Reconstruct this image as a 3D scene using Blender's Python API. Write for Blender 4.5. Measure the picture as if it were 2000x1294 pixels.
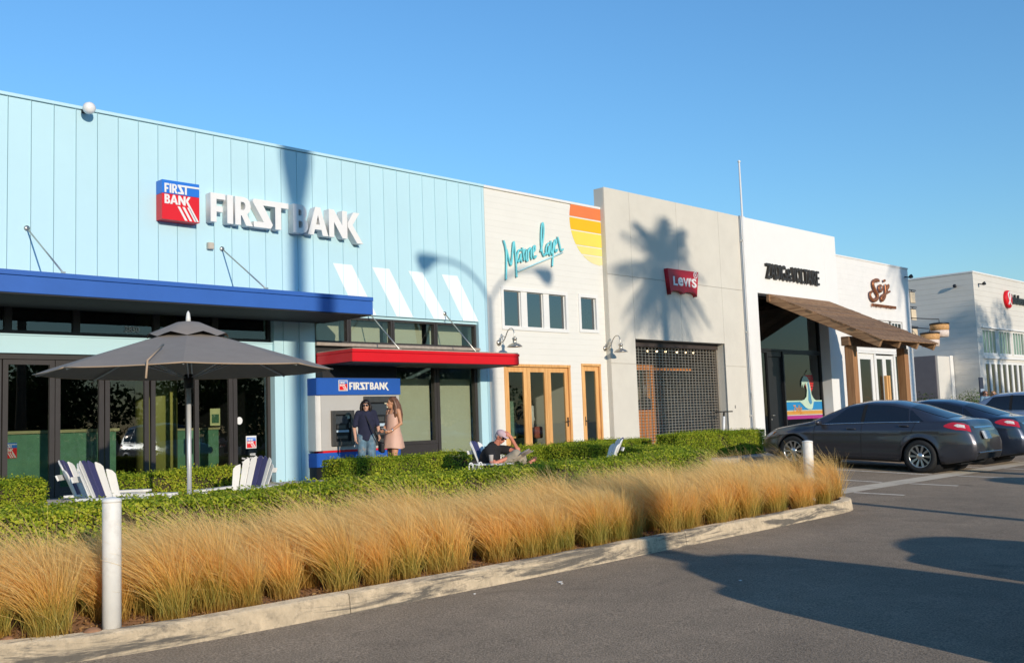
import bpy, math, random
import numpy as np
from mathutils import Vector, Matrix, Euler, noise as mnoise

scene = bpy.context.scene
for o in list(bpy.data.objects):
    bpy.data.objects.remove(o)
COL = scene.collection
R_ = math.radians
rnd = random.Random(11)

# ------------------------------------------------------------------ camera
cam_d = bpy.data.cameras.new('camera')
cam_d.sensor_width = 36.0
cam_d.lens = 35.396
cam_d.clip_start = 0.05
cam_d.clip_end = 3000
cam = bpy.data.objects.new('camera', cam_d)
COL.objects.link(cam)
_r = Vector((0.70727, -0.70603, -0.03592))
_u = Vector((-0.03862, -0.08932, 0.99525))
_b = Vector((-0.70589, -0.70252, -0.09044))
cam.matrix_world = Matrix(((_r.x, _u.x, _b.x, 0), (_r.y, _u.y, _b.y, 0), (_r.z, _u.z, _b.z, 1.56), (0, 0, 0, 1)))
scene.camera = cam

# ------------------------------------------------------------------ sky and sun
SUN_EL = R_(13.2)
SUN_AZ = R_(15.5)                    # light travels towards +Y, turned a little to +X
world = bpy.data.worlds.new('World')
scene.world = world
world.use_nodes = True
nt = world.node_tree
bg = nt.nodes['Background']
sky = nt.nodes.new('ShaderNodeTexSky')
sky.sky_type = 'NISHITA'
sky.sun_disc = False
sky.sun_elevation = SUN_EL
sky.sun_rotation = math.pi + SUN_AZ
sky.altitude = 0
sky.air_density = 1.5
sky.dust_density = 0.0
sky.ozone_density = 7.0
nt.links.new(sky.outputs[0], bg.inputs[0])
bg.inputs[1].default_value = 0.15

sun_d = bpy.data.lights.new('sun', 'SUN')
sun_d.energy = 2.7
sun_d.angle = R_(0.55)
sun_d.color = (1.0, 0.885, 0.73)
sun = bpy.data.objects.new('sun', sun_d)
COL.objects.link(sun)
_d = Vector((math.sin(SUN_AZ) * math.cos(SUN_EL), math.cos(SUN_AZ) * math.cos(SUN_EL), -math.sin(SUN_EL)))
sun.rotation_euler = _d.to_track_quat('-Z', 'Y').to_euler()
sun.location = (-20, -40, 40)
scene.view_settings.view_transform = 'Standard'
scene.view_settings.look = 'None'
scene.view_settings.gamma = 1.0
scene.view_settings.use_curve_mapping = False
scene.view_settings.exposure = 0.5

# ------------------------------------------------------------------ helpers
def tag(o, label=None, cat=None, group=None, kind=None):
    if label: o['label'] = label
    if cat: o['category'] = cat
    if group: o['group'] = group
    if kind: o['kind'] = kind
    return o

def thing(name, label, cat, loc=(0, 0, 0), rotz=0.0, group=None):
    o = bpy.data.objects.new(name, None)
    o.empty_display_size = 0.2
    o.location = loc
    o.rotation_euler = (0, 0, rotz)
    COL.objects.link(o)
    return tag(o, label, cat, group)

def adopt(o, parent, world=False):
    o.parent = parent
    if world:
        top = parent
        l = Vector(parent.location)
        o.matrix_parent_inverse = Matrix.Translation(-l)
    return o

class MB:
    """collects shapes, then links them as one mesh object"""
    def __init__(s):
        s.v = []; s.f = []; s.m = []; s.cur = 0; s.sm = []
        s.smooth = False
    def add(s, vs, fs):
        b = len(s.v)
        s.v.extend([tuple(p) for p in vs])
        for f in fs:
            s.f.append([i + b for i in f]); s.m.append(s.cur); s.sm.append(s.smooth)
        return s
    def box(s, x0, x1, y0, y1, z0, z1):
        vs = [(x, y, z) for x in (x0, x1) for y in (y0, y1) for z in (z0, z1)]
        return s.add(vs, [(0, 1, 3, 2), (4, 6, 7, 5), (0, 4, 5, 1), (2, 3, 7, 6), (0, 2, 6, 4), (1, 5, 7, 3)])
    def obox(s, c, size, rot=None, taper=None):
        """oriented box: centre, full sizes, Matrix/Euler"""
        m = rot.to_matrix() if isinstance(rot, Euler) else (rot or Matrix.Identity(3))
        vs = []
        for x in (-.5, .5):
            for y in (-.5, .5):
                for z in (-.5, .5):
                    p = Vector((x * size[0], y * size[1], z * size[2]))
                    vs.append(m @ p + Vector(c))
        return s.add(vs, [(0, 1, 3, 2), (4, 6, 7, 5), (0, 4, 5, 1), (2, 3, 7, 6), (0, 2, 6, 4), (1, 5, 7, 3)])
    def beam(s, a, b, w, h, up=(0, 0, 1)):
        """bar from a to b, w across, h along up"""
        a = Vector(a); b = Vector(b); d = (b - a); L = d.length; d.normalize()
        side = d.cross(Vector(up)).normalized(); u = side.cross(d).normalized()
        m = Matrix((d, side, u)).transposed()
        return s.obox((a + b) / 2, (L, w, h), m)
    def prism(s, poly, d0, d1, plane='xz'):
        n = len(poly)
        def mp(a, b, d):
            return {'xz': (a, d, b), 'xy': (a, b, d), 'yz': (d, a, b)}[plane]
        vs = [mp(a, b, d0) for a, b in poly] + [mp(a, b, d1) for a, b in poly]
        fs = [list(range(n)), list(range(2 * n - 1, n - 1, -1))]
        for i in range(n):
            j = (i + 1) % n
            fs.append((i, i + n, j + n, j))
        return s.add(vs, fs)
    def tube(s, pts, r, n=8, cap=True, squash=None):
        pts = [Vector(p) for p in pts]
        k = len(pts)
        rs = r if isinstance(r, (list, tuple)) else [r] * k
        vs = []; prev = None
        for i, p in enumerate(pts):
            d = (pts[min(i + 1, k - 1)] - pts[max(i - 1, 0)])
            if d.length < 1e-9: d = Vector((0, 0, 1))
            d.normalize()
            if prev is None:
                a = d.cross(Vector((0, 0, 1)))
                if a.length < 1e-3: a = d.cross(Vector((1, 0, 0)))
                a.normalize()
            else:
                a = prev - d * prev.dot(d)
                if a.length < 1e-6: a = d.orthogonal()
                a.normalize()
            prev = a
            b = d.cross(a)
            for q in range(n):
                t = 2 * math.pi * q / n
                vs.append(p + (a * math.cos(t) + b * math.sin(t)) * rs[i])
        fs = []
        for i in range(k - 1):
            for q in range(n):
                q2 = (q + 1) % n
                fs.append((i * n + q, i * n + q2, (i + 1) * n + q2, (i + 1) * n + q))
        if cap:
            fs.append(list(range(n))[::-1]); fs.append([(k - 1) * n + q for q in range(n)])
        o = s.smooth; s.smooth = True; s.add(vs, fs); s.smooth = o
        return s
    def lathe(s, prof, n=16, c=(0, 0, 0), axis='z', caps=True):
        vs = []
        for r, h in prof:
            for q in range(n):
                t = 2 * math.pi * q / n
                x, y = r * math.cos(t), r * math.sin(t)
                p = {'z': (x, y, h), 'y': (x, h, y), 'x': (h, x, y)}[axis]
                vs.append((p[0] + c[0], p[1] + c[1], p[2] + c[2]))
        fs = []
        for i in range(len(prof) - 1):
            for q in range(n):
                q2 = (q + 1) % n
                fs.append((i * n + q, i * n + q2, (i + 1) * n + q2, (i + 1) * n + q))
        if caps:
            fs.append(list(range(n))[::-1]); fs.append([(len(prof) - 1) * n + q for q in range(n)])
        o = s.smooth; s.smooth = True; s.add(vs, fs); s.smooth = o
        return s
    def ball(s, c, r, n=12, m=8, rot=None):
        r = (r, r, r) if isinstance(r, (int, float)) else r
        vs = []; mt = rot.to_matrix() if rot else None
        for i in range(1, m):
            ph = math.pi * i / m
            for q in range(n):
                t = 2 * math.pi * q / n
                p = Vector((r[0] * math.sin(ph) * math.cos(t), r[1] * math.sin(ph) * math.sin(t), r[2] * math.cos(ph)))
                if mt: p = mt @ p
                vs.append(p + Vector(c))
        tp = Vector((0, 0, r[2])); bt = Vector((0, 0, -r[2]))
        if mt: tp = mt @ tp; bt = mt @ bt
        vs.append(tp + Vector(c)); vs.append(bt + Vector(c))
        fs = []
        for i in range(m - 2):
            for q in range(n):
                q2 = (q + 1) % n
                fs.append((i * n + q, (i + 1) * n + q, (i + 1) * n + q2, i * n + q2))
        T = len(vs) - 2
        for q in range(n):
            q2 = (q + 1) % n
            fs.append((T, q, q2)); fs.append((T + 1, (m - 2) * n + q2, (m - 2) * n + q))
        o = s.smooth; s.smooth = True; s.add(vs, fs); s.smooth = o
        return s
    def grid(s, fn, nu, nv, flip=False):
        vs = [fn(i / nu, j / nv) for i in range(nu + 1) for j in range(nv + 1)]
        fs = []
        for i in range(nu):
            for j in range(nv):
                a = i * (nv + 1) + j; b = a + nv + 1
                fs.append((a, a + 1, b + 1, b) if flip else (a, b, b + 1, a + 1))
        return s.add(vs, fs)
    def mesh(s, name, mats):
        me = bpy.data.meshes.new(name)
        me.from_pydata(s.v, [], s.f)
        for m in (mats if isinstance(mats, (list, tuple)) else [mats]):
            me.materials.append(m)
        me.polygons.foreach_set('material_index', s.m)
        me.polygons.foreach_set('use_smooth', s.sm)
        me.update()
        return me
    def build(s, name, mats, parent=None, world=False, bevel=0.0, segs=1):
        me = s.mesh(name, mats)
        o = bpy.data.objects.new(name, me)
        COL.objects.link(o)
        if bevel:
            b = o.modifiers.new('bevel', 'BEVEL'); b.width = bevel; b.segments = segs
            b.limit_method = 'ANGLE'; b.angle_limit = R_(40)
        if parent: adopt(o, parent, world)
        return o

def np_mesh(name, verts, quads, mats, matidx=None, smooth=False):
    """fast mesh from numpy arrays; quads (n,4) or tris (n,3)"""
    me = bpy.data.meshes.new(name)
    k = quads.shape[1]; nf = len(quads)
    me.vertices.add(len(verts)); me.vertices.foreach_set('co', verts.astype(np.float32).ravel())
    me.loops.add(nf * k); me.loops.foreach_set('vertex_index', quads.astype(np.int32).ravel())
    me.polygons.add(nf)
    me.polygons.foreach_set('loop_start', np.arange(0, nf * k, k, dtype=np.int32))
    me.polygons.foreach_set('loop_total', np.full(nf, k, dtype=np.int32))
    for m in (mats if isinstance(mats, (list, tuple)) else [mats]): me.materials.append(m)
    if matidx is not None: me.polygons.foreach_set('material_index', matidx.astype(np.int32))
    if smooth: me.polygons.foreach_set('use_smooth', np.ones(nf, dtype=bool))
    me.update(calc_edges=True)
    return me

def copy_tree(o, parent=None):
    c = o.copy(); COL.objects.link(c)
    if parent: c.parent = parent
    for ch in list(o.children): copy_tree(ch, c)
    return c

# ------------------------------------------------------------------ materials
MATS = {}
def mat(name, col, rough=0.6, metal=0.0, var=0.06, scale=3.0, bump=0.0, bscale=60.0, spec=0.4, coat=0.0,
        diff=0.0, stain=None, orand=0.0, emit=0.0, detail=4.0, stretch=(1, 1, 1)):
    """principled surface: base colour broken up by noise, optional second colour in patches, optional fine relief"""
    if name in MATS: return MATS[name]
    m = bpy.data.materials.new(name); m.use_nodes = True
    t = m.node_tree; N = t.nodes; L = t.links
    p = N['Principled BSDF']
    p.inputs['Roughness'].default_value = rough
    p.inputs['Metallic'].default_value = metal
    p.inputs['Specular IOR Level'].default_value = spec
    p.inputs['Coat Weight'].default_value = coat
    p.inputs['Coat Roughness'].default_value = 0.05
    p.inputs['Diffuse Roughness'].default_value = diff
    tc = N.new('ShaderNodeTexCoord')
    mp = N.new('ShaderNodeMapping'); mp.inputs['Scale'].default_value = stretch
    L.new(tc.outputs['Object'], mp.inputs[0])
    nz = N.new('ShaderNodeTexNoise'); nz.inputs['Scale'].default_value = scale; nz.inputs['Detail'].default_value = detail
    nz.inputs['Roughness'].default_value = 0.65
    L.new(mp.outputs[0], nz.inputs['Vector'])
    mx = N.new('ShaderNodeMix'); mx.data_type = 'RGBA'
    c = np.array(col[:3])
    mx.inputs[6].default_value = (*np.clip(c * (1 - var), 0, 1), 1)
    mx.inputs[7].default_value = (*np.clip(c * (1 + var), 0, 1), 1)
    rp = N.new('ShaderNodeMapRange'); rp.inputs[1].default_value = 0.3; rp.inputs[2].default_value = 0.7
    L.new(nz.outputs['Fac'], rp.inputs[0]); L.new(rp.outputs[0], mx.inputs[0])
    out = mx.outputs[2]
    if stain:
        scol, amount, sscale = stain
        n2 = N.new('ShaderNodeTexNoise'); n2.inputs['Scale'].default_value = sscale; n2.inputs['Detail'].default_value = 8
        n2.inputs['Roughness'].default_value = 0.7
        L.new(mp.outputs[0], n2.inputs['Vector'])
        r2 = N.new('ShaderNodeMapRange'); r2.inputs[1].default_value = 0.52; r2.inputs[2].default_value = 0.68
        r2.inputs[4].default_value = amount
        L.new(n2.outputs['Fac'], r2.inputs[0])
        m2 = N.new('ShaderNodeMix'); m2.data_type = 'RGBA'
        L.new(r2.outputs[0], m2.inputs[0]); L.new(out, m2.inputs[6]); m2.inputs[7].default_value = (*scol, 1)
        out = m2.outputs[2]
    if orand:
        oi = N.new('ShaderNodeObjectInfo')
        hs = N.new('ShaderNodeHueSaturation')
        mr = N.new('ShaderNodeMapRange'); mr.inputs[3].default_value = 1 - orand; mr.inputs[4].default_value = 1 + orand
        L.new(oi.outputs['Random'], mr.inputs[0]); L.new(mr.outputs[0], hs.inputs['Value']); L.new(out, hs.inputs['Color'])
        out = hs.outputs[0]
    L.new(out, p.inputs['Base Color'])
    if emit:
        L.new(out, p.inputs['Emission Color']); p.inputs['Emission Strength'].default_value = emit
    if bump:
        n3 = N.new('ShaderNodeTexNoise'); n3.inputs['Scale'].default_value = bscale; n3.inputs['Detail'].default_value = 3
        L.new(mp.outputs[0], n3.inputs['Vector'])
        b = N.new('ShaderNodeBump'); b.inputs['Strength'].default_value = bump; b.inputs['Distance'].default_value = 0.01
        L.new(n3.outputs['Fac'], b.inputs['Height']); L.new(b.outputs[0], p.inputs['Normal'])
    MATS[name] = m
    return m

def glass(name, tint=(.5, .52, .5), ior=1.6, rough=0.0, wav=0.0):
    """flat window pane: mirror layer by Fresnel over a tinted clear body"""
    if name in MATS: return MATS[name]
    m = bpy.data.materials.new(name); m.use_nodes = True
    t = m.node_tree; N = t.nodes; L = t.links
    N.remove(N['Principled BSDF'])
    tr = N.new('ShaderNodeBsdfTransparent'); tr.inputs[0].default_value = (*[q ** .5 for q in tint], 1)
    gl = N.new('ShaderNodeBsdfGlossy'); gl.inputs['Roughness'].default_value = rough
    gl.inputs[0].default_value = (.95, .97, .97, 1)
    fr = N.new('ShaderNodeFresnel'); fr.inputs[0].default_value = ior
    if wav:
        tc = N.new('ShaderNodeTexCoord')
        n3 = N.new('ShaderNodeTexNoise'); n3.inputs['Scale'].default_value = 1.3
        L.new(tc.outputs['Object'], n3.inputs['Vector'])
        b = N.new('ShaderNodeBump'); b.inputs['Strength'].default_value = wav; b.inputs['Distance'].default_value = 0.02
        L.new(n3.outputs['Fac'], b.inputs['Height']); L.new(b.outputs[0], gl.inputs['Normal'])
    mx = N.new('ShaderNodeMixShader')
    # the pane has two skins: only the outer one mirrors
    ge = N.new('ShaderNodeNewGeometry'); iv = N.new('ShaderNodeMath'); iv.operation = 'SUBTRACT'; iv.inputs[0].default_value = 1.0
    L.new(ge.outputs['Backfacing'], iv.inputs[1])
    ml = N.new('ShaderNodeMath'); ml.operation = 'MULTIPLY'; L.new(fr.outputs[0], ml.inputs[0]); L.new(iv.outputs[0], ml.inputs[1])
    L.new(ml.outputs[0], mx.inputs[0]); L.new(tr.outputs[0], mx.inputs[1]); L.new(gl.outputs[0], mx.inputs[2])
    L.new(mx.outputs[0], N['Material Output'].inputs[0])
    MATS[name] = m
    return m

def wood(name, c1, c2, rough=.6, axis=0, scale=1.2, orand=.12):
    """timber: long grain streaks along one axis"""
    if name in MATS: return MATS[name]
    m = bpy.data.materials.new(name); m.use_nodes = True
    t = m.node_tree; N = t.nodes; L = t.links; p = N['Principled BSDF']
    p.inputs['Roughness'].default_value = rough; p.inputs['Specular IOR Level'].default_value = .3
    tc = N.new('ShaderNodeTexCoord'); mp = N.new('ShaderNodeMapping')
    s = [14, 14, 14]; s[axis] = 1.0
    mp.inputs['Scale'].default_value = [q * scale for q in s]
    L.new(tc.outputs['Object'], mp.inputs[0])
    nz = N.new('ShaderNodeTexNoise'); nz.inputs['Scale'].default_value = 1.5; nz.inputs['Detail'].default_value = 6
    nz.inputs['Distortion'].default_value = .6
    L.new(mp.outputs[0], nz.inputs['Vector'])
    rp = N.new('ShaderNodeValToRGB')
    rp.color_ramp.elements[0].position = .32; rp.color_ramp.elements[0].color = (*c1, 1)
    rp.color_ramp.elements[1].position = .68; rp.color_ramp.elements[1].color = (*c2, 1)
    L.new(nz.outputs['Fac'], rp.inputs[0])
    oi = N.new('ShaderNodeObjectInfo'); hs = N.new('ShaderNodeHueSaturation')
    mr = N.new('ShaderNodeMapRange'); mr.inputs[3].default_value = 1 - orand; mr.inputs[4].default_value = 1 + orand
    L.new(oi.outputs['Random'], mr.inputs[0]); L.new(mr.outputs[0], hs.inputs['Value']); L.new(rp.outputs[0], hs.inputs['Color'])
    L.new(hs.outputs[0], p.inputs['Base Color'])
    b = N.new('ShaderNodeBump'); b.inputs['Strength'].default_value = .25; b.inputs['Distance'].default_value = .005
    L.new(nz.outputs['Fac'], b.inputs['Height']); L.new(b.outputs[0], p.inputs['Normal'])
    MATS[name] = m
    return m

def curve_mesh(splines, depth):
    """filled outlines (with holes) extruded to a mesh; outline lies in XY"""
    cu = bpy.data.curves.new('tmp', 'CURVE'); cu.dimensions = '2D'; cu.fill_mode = 'BOTH'; cu.extrude = depth / 2
    for sp in splines:
        q = cu.splines.new('POLY'); q.points.add(len(sp) - 1); q.use_cyclic_u = True
        for i, (x, y) in enumerate(sp): q.points[i].co = (x, y, 0, 1)
    o = bpy.data.objects.new('tmp', cu)
    me = bpy.data.meshes.new_from_object(o)
    bpy.data.objects.remove(o); bpy.data.curves.remove(cu)
    return me

def text_mesh(s, depth=.1, bold=0.0, spacing=1.0):
    cu = bpy.data.curves.new('tmp', 'FONT'); cu.body = s; cu.extrude = depth / 2; cu.offset = bold
    cu.resolution_u = 4; cu.space_character = spacing
    o = bpy.data.objects.new('tmp', cu)
    COL.objects.link(o)
    dg = bpy.context.evaluated_depsgraph_get()
    me = bpy.data.meshes.new_from_object(o.evaluated_get(dg))
    bpy.data.objects.remove(o); bpy.data.curves.remove(cu)
    return me

def stand(me, x0, x1, z0, z1, yf, depth, flipx=False, face=0.0):
    """stretch an outline mesh (in XY) to a box on a wall facing -Y; yf is the front face"""
    n = len(me.vertices); a = np.empty(n * 3, dtype=np.float32); me.vertices.foreach_get('co', a); a = a.reshape(-1, 3)
    lo = a.min(0); hi = a.max(0)
    u = (a - lo) / np.maximum(hi - lo, 1e-6)
    b = np.empty_like(a)
    b[:, 0] = x0 + u[:, 0] * (x1 - x0); b[:, 2] = z0 + u[:, 1] * (z1 - z0); b[:, 1] = yf + (1 - u[:, 2]) * depth
    me.vertices.foreach_set('co', b.ravel()); me.update()
    return me

def wall_text(name, s, x0, x1, z0, z1, yf, depth, m, parent, bold=0.0, spacing=1.0, world=True):
    me = stand(text_mesh(s, .1, bold, spacing), x0, x1, z0, z1, yf, depth)
    me.materials.clear(); me.materials.append(m); me.name = name
    o = bpy.data.objects.new(name, me); COL.objects.link(o)
    if parent: adopt(o, parent, world)
    return o

def wall_outline(name, splines, f, yf, depth, m, parent, world=True):
    """splines mapped by f(x,y)->(X,Z) then extruded in Y"""
    sp = [[f(x, y) for x, y in q] for q in splines]
    me = curve_mesh(sp, depth)
    n = len(me.vertices); a = np.empty(n * 3, dtype=np.float32); me.vertices.foreach_get('co', a); a = a.reshape(-1, 3)
    b = np.stack([a[:, 0], yf + depth / 2 - a[:, 2], a[:, 1]], 1)
    me.vertices.foreach_set('co', b.astype(np.float32).ravel()); me.materials.append(m); me.name = name; me.update()
    o = bpy.data.objects.new(name, me); COL.objects.link(o)
    if parent: adopt(o, parent, world)
    return o

def lot_z(y):
    if y <= 0: return 0.0
    if y <= 8.4: return .028 * y
    if y <= 13.2: return .2352 + (y - 8.4) * .045
    return .4512
# ================================================================== ground
def asphalt():
    m = bpy.data.materials.new('asphalt'); m.use_nodes = True
    t = m.node_tree; N = t.nodes; L = t.links; p = N['Principled BSDF']
    p.inputs['Roughness'].default_value = .85; p.inputs['Specular IOR Level'].default_value = .25
    p.inputs['Diffuse Roughness'].default_value = 1.0
    tc = N.new('ShaderNodeTexCoord')
    def nz(scale, det=4, rough=.6, dist=0):
        n = N.new('ShaderNodeTexNoise'); n.inputs['Scale'].default_value = scale; n.inputs['Detail'].default_value = det
        n.inputs['Roughness'].default_value = rough; n.inputs['Distortion'].default_value = dist
        L.new(tc.outputs['Object'], n.inputs['Vector']); return n.outputs['Fac']
    def rng(s, a, b, c, d):
        r = N.new('ShaderNodeMapRange'); r.inputs[1].default_value = a; r.inputs[2].default_value = b
        r.inputs[3].default_value = c; r.inputs[4].default_value = d; L.new(s, r.inputs[0]); return r.outputs[0]
    def mul(a, b):
        q = N.new('ShaderNodeMath'); q.operation = 'MULTIPLY'; L.new(a, q.inputs[0]); L.new(b, q.inputs[1]); return q.outputs[0]
    big = rng(nz(.35, 5, .6, .8), .3, .7, .84, 1.12)
    mid = rng(nz(3.0, 6, .7), .3, .7, .86, 1.12)
    fine = rng(nz(70, 3, .7), .28, .72, .35, 1.65)
    v = N.new('ShaderNodeTexVoronoi'); v.inputs['Scale'].default_value = 48
    L.new(tc.outputs['Object'], v.inputs['Vector'])
    peb = rng(v.outputs['Distance'], 0, .16, 1.5, 1.0)
    oil = rng(nz(.9, 3, .5, 1.2), .66, .78, 1.0, .62)
    f = mul(mul(mul(big, mid), mul(fine, peb)), oil)
    hs = N.new('ShaderNodeHueSaturation'); hs.inputs['Color'].default_value = (.205, .162, .118, 1)
    L.new(f, hs.inputs['Value']); L.new(hs.outputs[0], p.inputs['Base Color'])
    b = N.new('ShaderNodeBump'); b.inputs['Strength'].default_value = .5; b.inputs['Distance'].default_value = .006
    L.new(fine, b.inputs['Height']); L.new(b.outputs[0], p.inputs['Normal'])
    return m
ASPH = asphalt()
CONC = mat('concrete', (.40, .35, .28), .85, var=.12, scale=4, bump=.3, bscale=90, diff=.8, stain=((.16, .14, .12), .5, 1.5))
SIDEW = mat('sidewalk concrete', (.30, .28, .25), .85, var=.12, scale=2.5, bump=.2, bscale=90, diff=.6)
SOIL = mat('soil', (.20, .105, .050), .95, var=.4, scale=14, bump=1.0, bscale=30, diff=.8)
LINE = mat('worn white line paint', (.55, .51, .45), .9, diff=.8, spec=.1, var=.25, scale=18, stain=((.16, .15, .14), .95, 9))

KP = [(1.2, 15.0), (1.2, 9.0), (1.32, 7.9), (1.62, 7.15), (2.05, 6.72), (2.6, 6.46), (3.3, 6.38), (4.62, 6.37), (6.3, 6.37),
      (9.1, 6.48), (11.5, 6.56), (13.0, 6.63), (13.45, 6.74), (13.75, 7.0), (13.9, 7.4), (14.25, 8.1), (15.4, 10.0), (16.7, 12.0), (17.15, 12.8), (17.3, 13.2)]
def resample(path, step):
    out = []
    for (a, b) in zip(path[:-1], path[1:]):
        L = math.dist(a, b); n = max(1, int(L / step))
        for i in range(n): out.append((a[0] + (b[0] - a[0]) * i / n, a[1] + (b[1] - a[1]) * i / n))
    out.append(path[-1]); return out
def chaikin(p, k=2):
    for _ in range(k):
        q = [p[0]]
        for a, b in zip(p[:-1], p[1:]):
            q += [(.75 * a[0] + .25 * b[0], .75 * a[1] + .25 * b[1]), (.25 * a[0] + .75 * b[0], .25 * a[1] + .75 * b[1])]
        p = q + [p[-1]]
    return p
KPATH = resample(chaikin(KP, 3), .12)
KR = [p for p in KPATH if p[0] > 12.5]          # right-hand side of the island

def build_ground():
    b = MB()
    ys = [-600, -60, -20, -8, 0, 2, 4, 5.5, 6.75]
    for y0, y1 in zip(ys[:-1], ys[1:]):
        b.add([(-600, y0, lot_z(y0)), (700, y0, lot_z(y0)), (700, y1, lot_z(y1)), (-600, y1, lot_z(y1))], [(0, 1, 2, 3)])
    def xr(y):
        ps = sorted((p[1], p[0]) for p in KR)
        return np.interp(y, [q[0] for q in ps], [q[1] for q in ps]) - .08
    ys = [6.75, 6.9, 7.1, 7.4, 7.7, 8.0, 8.4, 9, 10, 11, 12, 12.8, 13.25]
    for y0, y1 in zip(ys[:-1], ys[1:]):
        a0, a1 = xr(y0) - (.6 if y0 < 8.5 else 0), xr(y1) - (.6 if y1 < 8.5 else 0)
        b.add([(a0, y0, lot_z(y0)), (700, y0, lot_z(y0)), (700, y1, lot_z(y1)), (a1, y1, lot_z(y1))], [(0, 1, 2, 3)])
        b.add([(-600, y0, lot_z(y0)), (1.34, y0, lot_z(y0)), (1.34, y1, lot_z(y1)), (-600, y1, lot_z(y1))], [(0, 1, 2, 3)])
    # a little apron under the kerb, and the flat land behind the shops
    b.add([(-600, 13.25, .2), (700, 13.25, .2), (700, 900, .2), (-600, 900, .2)], [(0, 1, 2, 3)])
    o = b.build('parking_lot', ASPH); tag(o, kind='structure')
    # gutter strip
    b = MB(); b.add([(13.9, 7.93, lot_z(7.93) + .004), (120, 7.93, lot_z(7.93) + .004), (120, 8.38, lot_z(8.38) + .004), (14.25, 8.38, lot_z(8.38) + .004)], [(0, 1, 2, 3)])
    tag(b.build('gutter_strip', CONC), kind='structure')
    for x in (15.72, 17.86, 20.06, 22.55, 25.1, 27.7, 30.3, 32.9, 35.5):
        b = MB()
        for y0, y1 in ((7.05, 7.9), (8.42, 13.1)):
            if x < 16 and y0 > 8: continue
            n = 8
            for i in range(n):
                u0 = y0 + (y1 - y0) * i / n; u1 = y0 + (y1 - y0) * (i + 1) / n
                b.add([(x, u0, lot_z(u0) + .004), (x + .1, u0, lot_z(u0) + .004), (x + .1, u1, lot_z(u1) + .004), (x, u1, lot_z(u1) + .004)], [(0, 1, 2, 3)])
        tag(b.build('stall_line', LINE), kind='structure')

    # kerb of the planter island, cast in lengths
    root = thing('kerb', 'pale concrete kerb of the planter island along the asphalt', 'kerb', (7, 6.4, .18))
    tag(root, kind='structure')
    P = [Vector((x, y, 0)) for x, y in KPATH]
    n = len(P); nrm = []
    for i in range(n):
        d = (P[min(i + 1, n - 1)] - P[max(i - 1, 0)]).normalized(); nrm.append(Vector((-d.y, d.x, 0)))   # inward (island is to the left)
    prof = [(-.015, -.12), (-.004, 0.0), (.012, .128), (.017, .141), (.029, .148), (.150, .150), (.162, .142), (.165, -.05)]
    joints = [0]; acc = 0
    marks = [(4.62, 6.37), (9.0, 6.48), (13.0, 6.63), (14.3, 8.2), (16, 11)]
    ids = sorted(set([0, n - 1] + [min(range(n), key=lambda i: math.dist(KPATH[i], m)) for m in marks] + [min(range(n), key=lambda i: math.dist(KPATH[i], (1.2, 11)))]))
    KST = kerb_mat()
    for a, c in zip(ids[:-1], ids[1:]):
        b = MB()
        idx = list(range(a, c + 1)); vs = []
        for j, i in enumerate(idx):
            p = P[i].copy()
            if j == 0: p = p + (P[i + 1] - p).normalized() * .005
            if j == len(idx) - 1: p = p + (P[i - 1] - p).normalized() * .005
            base = lot_z(p.y)
            w = .006 * mnoise.noise(Vector((p.x * 2.3, p.y * 2.3, 0)))
            for (u, z) in prof:
                zz = base + z + (w if z > .1 else 0)
                q = p + nrm[i] * (u + (w if z > .05 else w * .5)); vs.append((q.x, q.y, zz))
        k = len(prof)
        fs = []
        for j in range(len(idx) - 1):
            for q in range(k - 1):
                fs.append((j * k + q, (j + 1) * k + q, (j + 1) * k + q + 1, j * k + q + 1))
        fs.append(list(range(k))); fs.append([(len(idx) - 1) * k + q for q in range(k)][::-1])
        b.add(vs, fs)
        b.build('kerb_length', KST, root, True)
    # soil of the bed and patio floor
    inner = [P[i] + nrm[i] * .12 for i in range(0, n, 2)]
    b = MB(); b.add([(p.x, p.y, .302 if p.y < 9.5 else .29) for p in inner], [list(range(len(inner)))])
    o = b.build('planter_bed', SOIL); tag(o, kind='structure')
    b = MB(); b.add([(1.5, 9.05, .306), (13.4, 9.4, .306), (14.6, 10.2, .306), (16.6, 13.1, .306), (16.9, 15.0, .306), (1.5, 15.0, .306)], [list(range(6))])
    tag(b.build('patio', SIDEW), kind='structure')
    # sidewalk along the shops
    b = MB()
    b.prism([(15.0, .1), (18.3, .1), (18.3, .56), (17.8, .55), (15.0, .475)], -60, 17.2, 'yz')
    b.prism([(13.35, .1), (18.3, .1), (18.3, .561), (17.8, .551), (13.35, .54)], 17.2, 48.0, 'yz')
    b.prism([(13.35, .1), (60, .1), (60, .562), (13.35, .541)], 48.0, 140.0, 'yz')
    tag(b.build('sidewalk', SIDEW), kind='structure')
    r2 = thing('stall_kerb', 'concrete kerb at the head of the parking stalls', 'kerb', (30, 13.27, .45)); tag(r2, kind='structure')
    x = 17.25
    while x < 60:
        b = MB(); b.box(x, x + 2.99, 13.2, 13.347, .3, .548); b.build('kerb_length', CONC, r2, True, bevel=.02, segs=2); x += 3.0

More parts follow.
